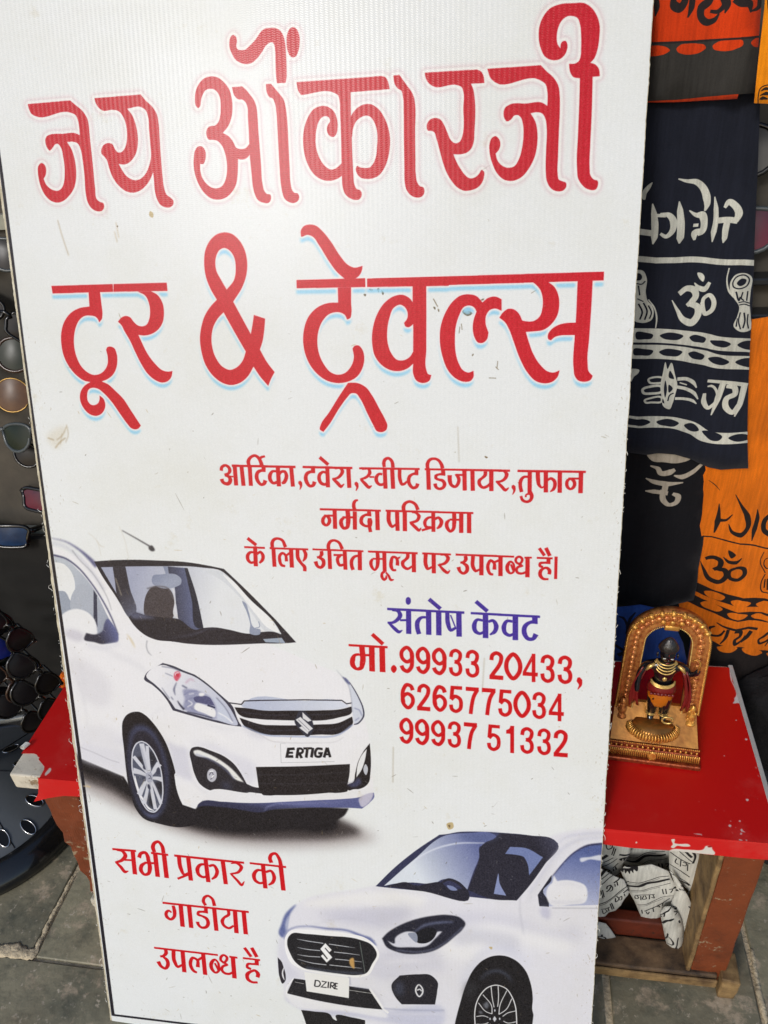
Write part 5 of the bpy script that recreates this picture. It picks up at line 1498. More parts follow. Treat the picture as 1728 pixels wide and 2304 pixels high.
P -1635,2762 -1688,2723 -1794,2592 -1866,2479 -1952,2328 -1937,2311 -1865,2282 -1813,2232 -1676,2190 -1515,2350 -1410,2677 -1473,2810
@ X cloth_a V .19
P 6192,1992 6410,2083 6597,2041 6616,1805 6560,1577 6514,1286 6378,1379 6228,1528
@ X cloth_b V .17
P 6136,1730 6246,1778 6422,1640 6539,1595 6626,1339 6607,1216 6545,980 6501,877 6421,808 6371,628 6296,460 6218,617
@ X cloth_c V .175
P 6493,1692 6535,1794 6683,1839 6839,1886 7050,1794 7125,1600 7244,1391 7255,1235 7190,938 7098,742 7022,662 7012,564 6918,629 6863,639 6724,1048 6642,1234
@ X cloth_d V .155
P 7012,1100 7056,1200 7123,1234 7227,1136 7306,928 7354,729 7402,460 7397,264 7263,223 7198,313 7134,572 7065,875
@ X cloth_e V .165
P 7042,1906 7138,1775 7218,1620 7330,1391 7411,1169 7484,878 7492,606 7506,282 7475,118 7402,101 7324,525 7229,927 7142,1114 7172,1359 7172,1515
@ X cloth_f V .18
P 7018,2180 7134,2271 7359,2256 7441,1965 7538,1515 7572,1288 7542,1082 7554,714 7475,823 7392,970 7329,1120 7368,1287 7173,1523 7084,1659
@ X cloth_g V .16
P 6209,655 6303,697 6392,673 6468,539 6563,330 6506,104 6427,-146 6290,-441
@ X cloth_h V .21
P 6538,1790 7179,1896 7262,1184 7145,919 6838,943 6628,1188
@ X stacked_cloth V .36
P 8334,2168 8364,2280 8422,2447 8469,2610 8570,2707 8719,2722 8941,1640 8772,1629 8549,1649 8482,1699 8429,1863
@ X sheet_top H .334
P -997,2579 -991,1570 -832,1585 -778,1571 -746,1540 -722,1537 -717,1504 -583,1408 -563,1362 -559,1239
@ X sheet_flap V .125
P -577,3307 -627,3183 -676,3045 -783,2887 -655,2934 -560,2970 -337,3030 -137,3045"""
def cmds_of(lines, ext, TW, TH):
    x0, x1, y0, y1 = ext; sx = TW/(x1-x0); sy = TH/(y1-y0); s = sx
    def pt(t, stroke):
        k = t.endswith('!'); v = [float(z) for z in t.rstrip('!').split(',')]
        return ((v[0]-x0)*sx, (y1-v[1])*sy, v[2]*s if stroke else 0, k)
    for ln in lines:
        if not ln: continue
        op, r = ln.split(' ', 1)
        if op == 'K': yield op, r
        elif op == 'C':
            v = [float(z) for z in r.split()]
            if len(v) == 5: v[4] *= 4.1*s
            yield op, v
        elif op == 'G':
            v = [float(z) for z in r.split()]; yield op, v[:3]+[(v[3]-x0)*sx, (y1-v[4])*sy, (v[5]-x0)*sx, (y1-v[6])*sy]
        elif op == 'P': yield op, [[pt(t, 0) for t in c.split()] for c in r.split(';') if c.strip()]
        else: yield op, [[pt(t, 1) for t in r.split()]]
SEC = {}; cur = None
for ln in CLOTH.split('\n'):
    if ln.startswith('@'):
        h = ln.split(); cur = []; SEC[(h[1], h[2])] = (h[3:], cur)
    elif ln: cur.append(ln)
def outline(name):
    h, L = SEC[('X', name)]
    pts = []
    for ln in L:
        if ln[0] == 'P': pts += [tuple(float(z)/1e4 for z in t.rstrip('!').split(',')) for t in ln[2:].split()]
    return h[0], float(h[1]), pts
def print_mat(name, ext, TW, rough=.85, weave=True, base=None, sheen=.08):
    h, L = SEC[('T', name)]
    e = [v*1e4 for v in ext]; TH = int(TW*(e[3]-e[2])/(e[1]-e[0]))
    col = np.array([float(v) for v in h[2:5]])/255
    arr = np.ones((TH, TW, 3))*col
    draw(arr, cmds_of(L, e, TW, TH))
    m, t, b, ti, uv = image_mat(name+'_print', arr, rough)
    out = ti.outputs[0]
    tc = N(t, 'ShaderNodeTexCoord')
    n = N(t, 'ShaderNodeTexNoise', Scale=900.0, Detail=2.0); t.links.new(tc.outputs['Object'], n.inputs['Vector'])
    mr = N(t, 'ShaderNodeMapRange'); mr.inputs['To Min'].default_value = .72; mr.inputs['To Max'].default_value = 1.22; t.links.new(n.outputs[0], mr.inputs[0])
    if weave:
        mx = N(t, 'ShaderNodeVectorMath', operation='SCALE'); t.links.new(out, mx.inputs[0]); t.links.new(mr.outputs[0], mx.inputs['Scale'])
        out = mx.outputs[0]
        ms = N(t, 'ShaderNodeMapping'); ms.inputs['Scale'].default_value = (1, 1, .06); t.links.new(tc.outputs['Object'], ms.inputs[0])
        ns = N(t, 'ShaderNodeTexNoise', Scale=240.0, Detail=4.0); t.links.new(ms.outputs[0], ns.inputs['Vector'])
        nb = N(t, 'ShaderNodeTexNoise', Scale=12.0, Detail=5.0); t.links.new(tc.outputs['Object'], nb.inputs['Vector'])
        ad = N(t, 'ShaderNodeMath', operation='ADD'); t.links.new(ns.outputs[0], ad.inputs[0]); t.links.new(nb.outputs[0], ad.inputs[1])
        m2 = N(t, 'ShaderNodeMapRange'); m2.inputs['From Min'].default_value = .6; m2.inputs['From Max'].default_value = 1.4; m2.inputs['To Min'].default_value = .7; m2.inputs['To Max'].default_value = 1.3; t.links.new(ad.outputs[0], m2.inputs[0])
        my = N(t, 'ShaderNodeVectorMath', operation='SCALE'); t.links.new(out, my.inputs[0]); t.links.new(m2.outputs[0], my.inputs['Scale']); out = my.outputs[0]
        b.inputs['Sheen Weight'].default_value = sheen
        bp = N(t, 'ShaderNodeBump'); bp.inputs['Strength'].default_value = .35; bp.inputs['Distance'].default_value = .0006; t.links.new(n.outputs[0], bp.inputs['Height'])
        n3 = N(t, 'ShaderNodeTexNoise', Scale=26.0, Detail=5.0); t.links.new(tc.outputs['Object'], n3.inputs['Vector'])
        bp2 = N(t, 'ShaderNodeBump'); bp2.inputs['Strength'].default_value = .35; bp2.inputs['Distance'].default_value = .006; t.links.new(n3.outputs[0], bp2.inputs['Height']); t.links.new(bp.outputs[0], bp2.inputs['Normal'])
        t.links.new(bp2.outputs[0], b.inputs['Normal']); b.inputs['Specular IOR Level'].default_value = .15
    t.links.new(out, b.inputs['Base Color'])
    return m
def sheet(name, pts, kind, c, disp, m, ext, step=.012, thick=.0012, parent=None, edge=0, rough_edge=.0, smooth=True):
    """cloth or foil cut along an outline; pts in layout units on a vertical (x,z) or level (x,y) plane"""
    P = []
    n = len(pts)
    for i in range(n):
        a = Vector(pts[i]); b = Vector(pts[(i+1) % n]); L = (b-a).length; k = max(1, int(L/step))
        for j in range(k):
            q = a.lerp(b, j/k)
            if rough_edge: q = q+Vector((random.uniform(-1, 1), random.uniform(-1, 1)))*rough_edge
            P.append(q)
    x0 = min(p.x for p in P); x1 = max(p.x for p in P); y0 = min(p.y for p in P); y1 = max(p.y for p in P)
    V2 = list(P); E = [(i, (i+1) % len(P)) for i in range(len(P))]
    def inside(q):
        ins = False
        for i in range(len(P)):
            a = P[i]; b = P[(i+1) % len(P)]
            if (a.y > q.y) != (b.y > q.y) and q.x < (b.x-a.x)*(q.y-a.y)/(b.y-a.y)+a.x: ins = not ins
        return ins
    def dist(q): return min((q-p).length for p in P)
    yy = y0+step/2
    while yy < y1:
        xx = x0+step/2
        while xx < x1:
            q = Vector((xx+random.uniform(-.2, .2)*step, yy+random.uniform(-.2, .2)*step))
            if inside(q) and dist(q) > step*.55: V2.append(q)
            xx += step
        yy += step
    vs, es, fs, *_ = delaunay_2d_cdt(V2, E, [], 1, 1e-6)
    bm = bmesh.new(); uvl = bm.loops.layers.uv.new('print')
    bv = []; src = []
    for q in vs:
        d = min(1, dist(q)/(edge or 1)) if edge else 1
        h = disp(q.x, q.y, d)
        co = (q.x*K, (c+h)*K, q.y*K) if kind == 'V' else (q.x*K, q.y*K, (c+h)*K)
        bv.append(bm.verts.new(co)); src.append(q)
    idx = {v: i for i, v in enumerate(bv)}
    for f in fs:
        try: ff = bm.faces.new([bv[i] for i in f])
        except ValueError: continue
        for l in ff.loops:
            q = src[idx[l.vert]]; l[uvl].uv = ((q.x-ext[0])/(ext[1]-ext[0]), (q.y-ext[2])/(ext[3]-ext[2]))
    want = Vector((0, -1, 0)) if kind == 'V' else Vector((0, 0, 1))
    bm.normal_update()
    for f in bm.faces:
        if f.normal.dot(want) < 0: f.normal_flip()
    o = me_obj(name, bm, m, parent, smooth=smooth)
    md = o.modifiers.new('thick', 'SOLIDIFY'); md.thickness = thick; md.offset = -1
    return o
def ext_of(pts, pad=.01):
    return (min(p[0] for p in pts)-pad, max(p[0] for p in pts)+pad, min(p[1] for p in pts)-pad, max(p[1] for p in pts)+pad)
# ================================================================== SETTING
# floor: slabs of grey-green slate with cream mortar
def slate(name, seed, tone):
    m = bpy.data.materials.new(name); m.use_nodes = True; t = m.node_tree; b = t.nodes['Principled BSDF']
    tc = N(t, 'ShaderNodeTexCoord'); mp = N(t, 'ShaderNodeMapping'); mp.inputs['Location'].default_value = (seed, seed*.7, 0); t.links.new(tc.outputs['Object'], mp.inputs[0])
    n = N(t, 'ShaderNodeTexNoise', Scale=7.0, Detail=10.0, Roughness=.68); t.links.new(mp.outputs[0], n.inputs['Vector'])
    r = N(t, 'ShaderNodeValToRGB'); e = r.color_ramp.elements; e[0].position = .3; e[1].position = .72
    e[0].color = lin([v*tone for v in (92, 91, 76)]); e[1].color = lin([v*tone for v in (138, 131, 108)]); t.links.new(n.outputs[0], r.inputs[0])
    o = wear(t, mp.outputs[0], r.outputs[0], .75, 17, (184, 166, 142), .535, .62)
    o = wear(t, mp.outputs[0], o, .8, 60, (196, 184, 164), .60, .68, 4)
    o = wear(t, mp.outputs[0], o, .4, 3, (116, 100, 76), .48, .62)
    o = wear(t, mp.outputs[0], o, .7, 9, (66, 70, 60), .52, .66)
    o = wear(t, mp.outputs[0], o, .5, 30, (60, 62, 54), .62, .7)
    t.links.new(o, b.inputs['Base Color']); b.inputs['Roughness'].default_value = .6
    n2 = N(t, 'ShaderNodeTexNoise', Scale=55.0, Detail=8.0); t.links.new(mp.outputs[0], n2.inputs['Vector'])
    bp = N(t, 'ShaderNodeBump'); bp.inputs['Strength'].default_value = .5; bp.inputs['Distance'].default_value = .004; t.links.new(n2.outputs[0], bp.inputs['Height']); t.links.new(bp.outputs[0], b.inputs['Normal'])
    return m
mortar = mat('mortar', (196, 180, 150), .95, var=.3, scale=60, bump=.9, bscale=150, dist=.004)
bm = bmesh.new(); box(bm, (-3, -2.2, -.12), (4, 1.2, -.006)); ground = me_obj('ground', bm, mortar, kind='structure')
SL = [slate('slate_a', 1.3, 1.12), slate('slate_b', 5.1, 1.04), slate('slate_c', 9.7, 1.2)]
ys = [-1.30, -.62, .0865, .60, 1.18]
rows = {0: [-1.2, -.5, .25, 1.0, 1.8, 2.5], 1: [-1.3, -.62, .05, .72, 1.5, 2.4], 2: [-1.15, -.2135, .42, .899, 1.163, 1.9, 2.6], 3: [-1.2, -.55, .2, .9, 1.5, 2.4]}
for r in range(4):
    for i in range(len(rows[r])-1):
        bm = bmesh.new(); g = .0035 if r == 1 else .0045
        gx = .006
        box(bm, (rows[r][i]+gx, ys[r]+g, -.03), (rows[r][i+1]-gx, ys[r+1]-g, random.uniform(-.0012, .0006)), bev=.002, jit=.0015)
        me_obj('paving_stone', bm, SL[(r*2+i) % 3], ground)
# dark backdrop panel, added to block the sky and keep the recess dark
darkm = mat('sky_block_dark', (34, 32, 30), .9, var=.3, scale=6)
bm = bmesh.new(); box(bm, (-2.2, 1.0, -.02), (3.2, 1.06, 2.6)); me_obj('sky_block_panel', bm, darkm, kind='structure')
# spilled mortar along the joints on the left
h_ = lambda x, y, d: .0006+.0026*d*(.6+abs(noise.noise(Vector((x*150, y*150, 0)))))+.0022*d*noise.noise(Vector((x*420, y*420, 3)))
for pts_ in ([(-.33, .057), (-.27, .059), (-.20, .0585), (-.150, .0595), (-.146, .070), (-.149, .078), (-.165, .074), (-.185, .081), (-.21, .075), (-.25, .078), (-.29, .071), (-.33, .074)],
             [(-.1555, .070), (-.149, .068), (-.1495, .09), (-.151, .12), (-.1500, .15), (-.1512, .185), (-.1545, .186), (-.1550, .15), (-.157, .12), (-.1555, .095)],
             [(.836, .10), (.831, .098), (.828, .125), (.831, .15), (.834, .19), (.838, .19), (.836, .15)]):
    sheet('mortar_smear', pts_, 'H', 0, h_, mortar, (0, 1, 0, 1), step=.0035, thick=.0004, parent=ground, edge=.006, rough_edge=.0011)['kind'] = 'stuff'
# ================================================================== SIGN BOARD
LEAN = math.radians(20)
U = Vector((0, math.sin(LEAN), math.cos(LEAN))); NN = Vector((0, -math.cos(LEAN), math.sin(LEAN)))
BW, BH = .61, 1.199
board = empty('sign_board', (0, 0, 0), 'tall white printed signboard with red lettering and two white cars, leaning on the red bench', 'signboard')
def bpt(x, y, d): return Vector((x*K, 0, 0))+U*(y*K)+NN*(d*K)
# edge profile of the torn plastic sheet
def jag(side, y):
    h = noise.noise(Vector((y*30, side*7, 0)))*.0006+noise.noise(Vector((y*420, side*3, 1)))*.0006
    return h
core = mat('corrugated_core', (214, 208, 186), .55, var=.12, scale=60, col2=(168, 156, 126), bump=.6, bscale=400, dist=.001)
bm = bmesh.new(); Lf = []; Rf = []
n = 420
for i in range(n+1):
    y = BH*i/n
    xl = -.0022+jag(0, y)-(.0012 if .30 < y < .72 else 0)*abs(noise.noise(Vector((y*40, 4, 4))))*2
    xr = BW+.0006+jag(1, y)*.8
    Lf.append(xl); Rf.append(xr)
rows_ = []
for i in range(n+1):
    y = BH*i/n
    rows_.append([bm.verts.new(bpt(Lf[i], y, 0)), bm.verts.new(bpt(Rf[i], y, 0)), bm.verts.new(bpt(Rf[i]-.0003, y, -.0045)), bm.verts.new(bpt(Lf[i]+.0003, y, -.0045))])
for i in range(n):
    A, B = rows_[i], rows_[i+1]
    for k in range(4): bm.faces.new((A[k], A[(k+1) % 4], B[(k+1) % 4], B[k]))
bm.faces.new(rows_[0][::-1]); bm.faces.new(rows_[-1]); bmesh.ops.recalc_face_normals(bm, faces=bm.faces[:])
me_obj('corrugated_sheet', bm, core, board)
TW = 1500; TH = int(TW*BH/BW)
arr = np.ones((TH, TW, 3))*np.array([226, 229, 228.])/255
draw(arr, cmds_of(PRINT.split('\n'), (0, BW*1e4, 0, BH*1e4), TW, TH))
# dirt that has gathered on the print: short scratches and specks, more of them near the foot
rs = np.random.RandomState(5)
scr = []
for k in range(620):
    yy = rs.beta(3.2, 1.3)*TH; xx = rs.uniform(20, TW-20); an = rs.uniform(0, math.pi); L = rs.exponential(6)+1.5
    tone = rs.choice([0, 1, 2], p=[.5, .3, .2]); colr = ([92, 84, 70], [150, 140, 116], [176, 150, 100])[tone]
    al = rs.uniform(.15, .7)
    scr.append(('C', colr+[al, 0])); dx = math.cos(an)*L; dy = math.sin(an)*L
    wv = rs.uniform(.8, 2.4)
    scr.append(('S', [[(xx, yy, wv*.4, False), (xx+dx*.5+rs.uniform(-1, 1), yy+dy*.5, wv, False), (xx+dx, yy+dy, wv*.4, False)]]))
for k in range(260):                       # pale scratches that show only over the dark ink
    yy = rs.uniform(.5, .99)*TH; xx = rs.uniform(.02, .98)*TW; scr.append(('C', [225, 222, 214, .55, 0])); a = rs.uniform(0, 6); L = rs.uniform(2, 10)
    scr.append(('S', [[(xx, yy, .8, True), (xx+math.cos(a)*L, yy+math.sin(a)*L, .9, True)]]))
for s, xb in ((0, 14), (1, TW-14)):       # grime along the two cut edges
    for k in range(240):
        yy = rs.uniform(.25, 1)*TH; xx = xb+(1-2*s)*rs.exponential(14)-(1-2*s)*10; L = rs.uniform(1, 7); scr.append(('C', [128, 108, 72, rs.uniform(.15, .6), 0]))
        scr.append(('S', [[(xx, yy, 1.2, True), (xx+rs.uniform(-3, 3), yy+L, .8, True)]]))
draw(arr, scr)
arr *= .965
gr = rs.normal(0, 1, arr.shape[:2]); gr = (gr+np.roll(gr, 1, 0)+np.roll(gr, 1, 1)+np.roll(gr, (1, 1), (0, 1)))/2
dark = 1-arr.mean(2)
arr += (gr*(.003+.030*dark))[..., None]*np.array([1, .98, 1.05])
arr += (.012*dark*np.sin(np.arange(TH)*2*math.pi/4.6)[:, None])[..., None]
m, t, b, ti, uv = image_mat('sign_print', arr, .24)
tc = N(t, 'ShaderNodeTexCoord')
base = ti.outputs[0]
def grime(base_out, tint, scale, lo, hi):
    w = wear(t, tc.outputs['Object'], one.outputs[0], 1, scale, tint, lo, hi)
    mx = N(t, 'ShaderNodeMix', data_type='RGBA', blend_type='MULTIPLY'); mx.inputs[0].default_value = 1
    t.links.new(base_out, mx.inputs[6]); t.links.new(w, mx.inputs[7]); return mx.outputs[2]
one = N(t, 'ShaderNodeRGB'); one.outputs[0].default_value = (1, 1, 1, 1)
base = grime(base, (248, 247, 241), 4, .45, .75)
base = grime(base, (238, 230, 210), 20, .62, .8)
t.links.new(base, b.inputs['Base Color'])
sep = N(t, 'ShaderNodeSeparateXYZ'); t.links.new(uv.outputs[0], sep.inputs[0])
def M(op, a, bb=None, cc=None):
    n = N(t, 'ShaderNodeMath', operation=op)
    for i, v in enumerate((a, bb, cc)):
        if v is None: continue
        if isinstance(v, (int, float)): n.inputs[i].default_value = v
        else: t.links.new(v, n.inputs[i])
    return n.outputs[0]
ux = M('MULTIPLY', sep.outputs[0], BW*K); uy = M('MULTIPLY', sep.outputs[1], BH*K)
nz = N(t, 'ShaderNodeTexNoise', Scale=3.0, Detail=3.0); t.links.new(tc.outputs['Object'], nz.inputs['Vector'])
flute = M('SINE', M('ADD', M('MULTIPLY', ux, 2*math.pi/.0062), M('MULTIPLY', nz.outputs[0], 3.0)))
fibre = M('SINE', M('ADD', M('MULTIPLY', uy, 2*math.pi/.0026), M('MULTIPLY', flute, 1.3)))
fib2 = M('SINE', M('MULTIPLY', ux, 2*math.pi/.0011))
hgt = M('ADD', M('ADD', M('MULTIPLY', flute, .24), M('MULTIPLY', fibre, .22)), M('MULTIPLY', fib2, .05))
big = N(t, 'ShaderNodeTexNoise', Scale=9.0, Detail=4.0); t.links.new(tc.outputs['Object'], big.inputs['Vector'])
hgt = M('ADD', hgt, M('MULTIPLY', big.outputs[0], 3.0))
bp = N(t, 'ShaderNodeBump'); bp.inputs['Strength'].default_value = .34; bp.inputs['Distance'].default_value = .00032
t.links.new(hgt, bp.inputs['Height']); t.links.new(bp.outputs[0], b.inputs['Normal'])
b.inputs['Specular IOR Level'].default_value = .2
bm = bmesh.new(); uvl = bm.loops.layers.uv.new('print')
NX, NY = 24, 420
g = []
for j in range(NY+1):
    y = BH*j/NY; row = []
    for i in range(NX+1):
        x0 = max(Lf[j]+.0018, .0002+jag(2, y)*.4); x1 = Rf[j]-.0006
        x = x0+(x1-x0)*i/NX
        wob = .0022*noise.noise(Vector((x*5, y*4, 3)))*min(1, 6*i/NX, 6*(NX-i)/NX)
        row.append((bm.verts.new(bpt(x, y, .0004+max(0, wob)*.3)), x/BW, y/BH))
    g.append(row)
for j in range(NY):
    for i in range(NX):
        q = (g[j][i], g[j][i+1], g[j+1][i+1], g[j+1][i]); f = bm.faces.new([v[0] for v in q])
        for l, v in zip(f.loops, q): l[uvl].uv = (v[1], v[2])
me_obj('printed_face', bm, m, board, smooth=True)
# frayed threads of plastic on both edges
bm = bmesh.new()
for k in range(120):
    side = random.random() < .55; y = random.uniform(.02, .8); j = min(n, int(y/BH*n)); x = (Lf[j] if side == 0 else Rf[j])
    s = -1 if side == 0 else 1; L = random.uniform(.0015, .006) if random.random() < .88 else random.uniform(.008, .016)
    up = random.uniform(-1, 1); p = []
    for q in range(5):
        tt = q/4; p.append(bpt(x+s*L*.5*math.sin(tt*2.2)*random.uniform(.6, 1)*.6, y+up*L*tt, .001+random.uniform(0, .0008)))
    tube(bm, p, [.00045, .0004, .00035, .0003, .0001], 4)
me_obj('frayed_threads', bm, mat('white_plastic', (226, 224, 214), .5), board, kind='stuff')
# ================================================================== RED BENCH
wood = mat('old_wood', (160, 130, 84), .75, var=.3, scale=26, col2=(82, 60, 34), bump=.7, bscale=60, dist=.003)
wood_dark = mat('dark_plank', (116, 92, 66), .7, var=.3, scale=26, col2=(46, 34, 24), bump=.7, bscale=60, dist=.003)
def paint_wear(name, col, chip, lo=.68):
    m = mat(name, col, .55, var=.12, scale=20, bump=.5, bscale=70)
    t = m.node_tree; b = t.nodes['Principled BSDF']; tc = [n for n in t.nodes if n.type == 'TEX_COORD'][0]
    src = b.inputs['Base Color'].links[0].from_socket
    o = wear(t, tc.outputs['Object'], src, .9, 24, chip, lo, lo+.03)
    o = wear(t, tc.outputs['Object'], o, .5, 90, chip, .64, .70, 3)
    o = wear(t, tc.outputs['Object'], o, .6, 14, [v*.45 for v in col], .5, .68)
    t.links.new(o, b.inputs['Base Color']); return m
brown = paint_wear('brown_paint', (116, 54, 22), (150, 132, 104), .60)
redbrown = paint_wear('red_brown_paint', (96, 36, 16), (50, 34, 26), .62)
whitewood = paint_wear('white_washed_wood', (206, 198, 180), (140, 112, 76), .58)
bench = empty('low_bench', (.48, .35, 0), 'low wooden bench with a torn shiny red sheet on top, standing behind the signboard', 'bench')
BO = Vector((-.48, -.35, 0))
def bpart(name, bm, m, **kw):
    o = me_obj(name, bm, m, bench, **kw); o.location = BO; return o
ZT = .3345*K
bm = bmesh.new(); box(bm, (-.138, .1765, ZT-.0375), (1.103, .532, ZT-.0008), bev=.003, seg=2); bpart('tabletop', bm, whitewood)
ext_t = (-.11, .80, .11, .40)
mt = print_mat('bench_top', ext_t, 1500, rough=.32, weave=False)
def gloss(m, tc_scale, rough=.3):
    t = m.node_tree; b = t.nodes['Principled BSDF']; tc = N(t, 'ShaderNodeTexCoord')
    n = N(t, 'ShaderNodeTexNoise', Scale=tc_scale, Detail=4.0); t.links.new(tc.outputs['Object'], n.inputs['Vector'])
    n2 = N(t, 'ShaderNodeTexNoise', Scale=600.0, Detail=2.0); t.links.new(tc.outputs['Object'], n2.inputs['Vector'])
    bp = N(t, 'ShaderNodeBump'); bp.inputs['Strength'].default_value = .25; bp.inputs['Distance'].default_value = .004; t.links.new(n.outputs[0], bp.inputs['Height'])
    bp2 = N(t, 'ShaderNodeBump'); bp2.inputs['Strength'].default_value = .12; bp2.inputs['Distance'].default_value = .0008; t.links.new(n2.outputs[0], bp2.inputs['Height']); t.links.new(bp.outputs[0], bp2.inputs['Normal'])
    t.links.new(bp2.outputs[0], b.inputs['Normal']); b.inputs['Roughness'].default_value = rough
    src = b.inputs['Base Color'].links[0].from_socket
    o = wear(t, tc.outputs['Object'], src, .22, 6, (206, 120, 110), .52, .75)
    mp = N(t, 'ShaderNodeMapping'); mp.inputs['Scale'].default_value = (1, .12, 1); mp.inputs['Rotation'].default_value = (0, 0, .5); t.links.new(tc.outputs['Object'], mp.inputs[0])
    o = wear(t, mp.outputs[0], o, .30, 160, (222, 150, 140), .70, .78, 3)
    o = wear(t, tc.outputs['Object'], o, .5, 45, (90, 10, 10), .70, .8)
    t.links.new(o, b.inputs['Base Color'])
gloss(mt, 7)
_, _, so_ = outline('sheet_top')
top = [so_[0]]+so_[1:]+[(.10, .1247), (.7885, .1247), (.7885, .376), (.3, .376), (-.098, .376)]
o = sheet('red_sheet', top, 'H', .3345, lambda x, y, d: .0006+.0006*noise.noise(Vector((x*9, y*9, 0))) if y > .128 else .0004, mt, ext_t, step=.014, thick=.0006, parent=bench, smooth=False); o.location = BO
_, _, fo = outline('sheet_flap')
flap = [(fo[0][0], .3350)]+fo[1:]+[(.2, .306), (.45, .307), (.61, .3068), (.64, .3060), (.68, .3072), (.72, .306), (.7888, .307), (.7888, .335)]
ext_f = (-.11, .80, .28, .345)
mf = print_mat('bench_flap', ext_f, 1500, weave=False); gloss(mf, 12)
o = sheet('red_flap', flap, 'V', .1243, lambda x, y, d: -.0012*(max(0, (.335-y)/.03))**2*(.6+.4*math.sin(x*60)), mf, ext_f, step=.006, thick=.0006, parent=bench, smooth=False); o.location = BO
# painted edge strip down the right side where the sheet stops
bm = bmesh.new(); box(bm, (1.1035, .20, ZT-.03), (1.1115, .534, ZT+.0012), bev=.001); bpart('side_strip', bm, mat('grey_strip', (176, 176, 170), .6))
def plank(name, a, b, m, bev=.003, rough=.0, cuts=0, parent=None):
    bm = bmesh.new(); box(bm, a, b, bev=bev, seg=2)
    if rough:
        bmesh.ops.subdivide_edges(bm, edges=[e for e in bm.edges if e.calc_length() > .05], cuts=14, use_grid_fill=True)
        for v in bm.verts: v.co += Vector(noise.noise_vector(v.co*45))*rough
    return bpart(name, bm, m)
plank('leg', (1.041, .1885, .02), (1.100, .222, ZT-.036), brown, rough=.0016)
plank('leg', (-.107, .1885, .062), (-.035, .222, ZT-.036), brown, rough=.005)
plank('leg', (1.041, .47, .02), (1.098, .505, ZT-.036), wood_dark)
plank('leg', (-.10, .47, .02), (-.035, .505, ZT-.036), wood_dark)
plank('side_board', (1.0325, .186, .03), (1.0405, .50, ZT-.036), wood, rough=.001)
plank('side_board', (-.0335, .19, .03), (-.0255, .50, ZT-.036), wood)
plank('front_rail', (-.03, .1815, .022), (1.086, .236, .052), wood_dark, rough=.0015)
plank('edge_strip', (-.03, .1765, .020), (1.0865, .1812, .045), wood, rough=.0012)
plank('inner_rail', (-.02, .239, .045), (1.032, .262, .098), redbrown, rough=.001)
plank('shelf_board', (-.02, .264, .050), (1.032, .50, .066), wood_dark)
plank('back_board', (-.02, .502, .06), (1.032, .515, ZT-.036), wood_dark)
plank('foot', (1.090, .170, 0), (1.121, .225, .062), wood, rough=.003)
plank('foot', (-.118, .184, 0), (-.088, .226, .0605), whitewood, rough=.003)
bm = bmesh.new(); pts = []
for k in range(22):
    a = k/21*2*math.pi*1.35; r = .0055*(1-.35*k/21); pts.append((-.139+r*math.cos(a), .247-.02, ZT+.006+r*math.sin(a)))
for i in range(len(pts)-1):
    a, b2 = pts[i], pts[i+1]; q = [bm.verts.new((a[0], a[1], a[2])), bm.verts.new((b2[0], b2[1], b2[2])), bm.verts.new((b2[0]+.004, b2[1]+.010, b2[2])), bm.verts.new((a[0]+.004, a[1]+.010, a[2]))]; bm.faces.new(q)
bpart('peeled_curl', bm, mat('white_plastic', (226, 224, 214), .5))
# ================================================================== FIGURINE
gold = mat('gold_paint', (232, 180, 88), .24, metal=.55, var=.2, scale=120, col2=(206, 136, 62), bump=.6, bscale=330, dist=.0015)
gold2 = mat('copper_gold', (226, 158, 86), .28, metal=.5, var=.2, scale=160, col2=(160, 80, 44), bump=.4, bscale=400, dist=.001)
goldl = mat('bright_gold', (226, 190, 112), .28, metal=.6, scale=200, var=.3)
blackf = mat('black_gloss', (14, 15, 20), .22, var=.3, coat=.5)
redf = mat('red_garment', (116, 26, 24), .35, coat=.3, bump=.4, bscale=300)
yelf = mat('amber_garment', (184, 100, 14), .38, coat=.3, bump=.3, bscale=300)
amber = mat('amber_plate', (196, 138, 66), .34, metal=.75, coat=.25, scale=30, col2=(138, 88, 38), bump=.3, bscale=60)
fig = empty('deity_figurine', (.944, .335, ZT+.0016), 'small golden arch figurine with a black standing deity, on the red bench', 'figurine', rz=math.radians(-4))
def fpart(name, bm, m, smooth=True, parent=None, kind=None):
    return me_obj(name, bm, m, parent or fig, smooth=smooth, kind=kind)
# stepped plinth with beading and dentils
bm = bmesh.new(); box(bm, (-.078, -.040, 0), (.072, .030, .006), bev=.0012); box(bm, (-.073, -.032, .0062), (.068, .028, .017), bev=.002); box(bm, (-.071, -.028, .0172), (.067, .026, .021), bev=.001)
box(bm, (-.070, -.0305, .0212), (.066, .026, .0245), bev=.0012)
plinth = fpart('plinth', bm, mat('dark_copper', (178, 92, 52), .3, metal=.6, scale=160, col2=(104, 40, 24), bump=.5, bscale=300, dist=.0012), smooth=False)
bm = bmesh.new()
for i in range(46):
    x = -.071+.139*i/45
    tube(bm, [(x, -.0335, .0075), (x, -.0340, .0125), (x, -.0325, .0165)], .00125, 5)
fpart('fluting', bm, gold, parent=plinth, kind='stuff')
bm = bmesh.new()
for i in range(17): ball(bm, (-.067+.131*i/16, -.0295, .0191), .0019, 7, 5)
for i in range(48): ball(bm, (-.070+.136*i/47, -.0312, .0250), .0013, 6, 4)
for i in range(30): ball(bm, (-.074+.142*i/29, -.0365, .0035), .0015, 6, 4, (1.3, .6, .7))
fpart('beading', bm, gold, kind='stuff', parent=plinth)
bm = bmesh.new(); lathe(bm, [(0, .0), (.002, .0004), (.0035, 0), (.0052, .0009), (.0062, 0), (.0066, -.001)], n=20)
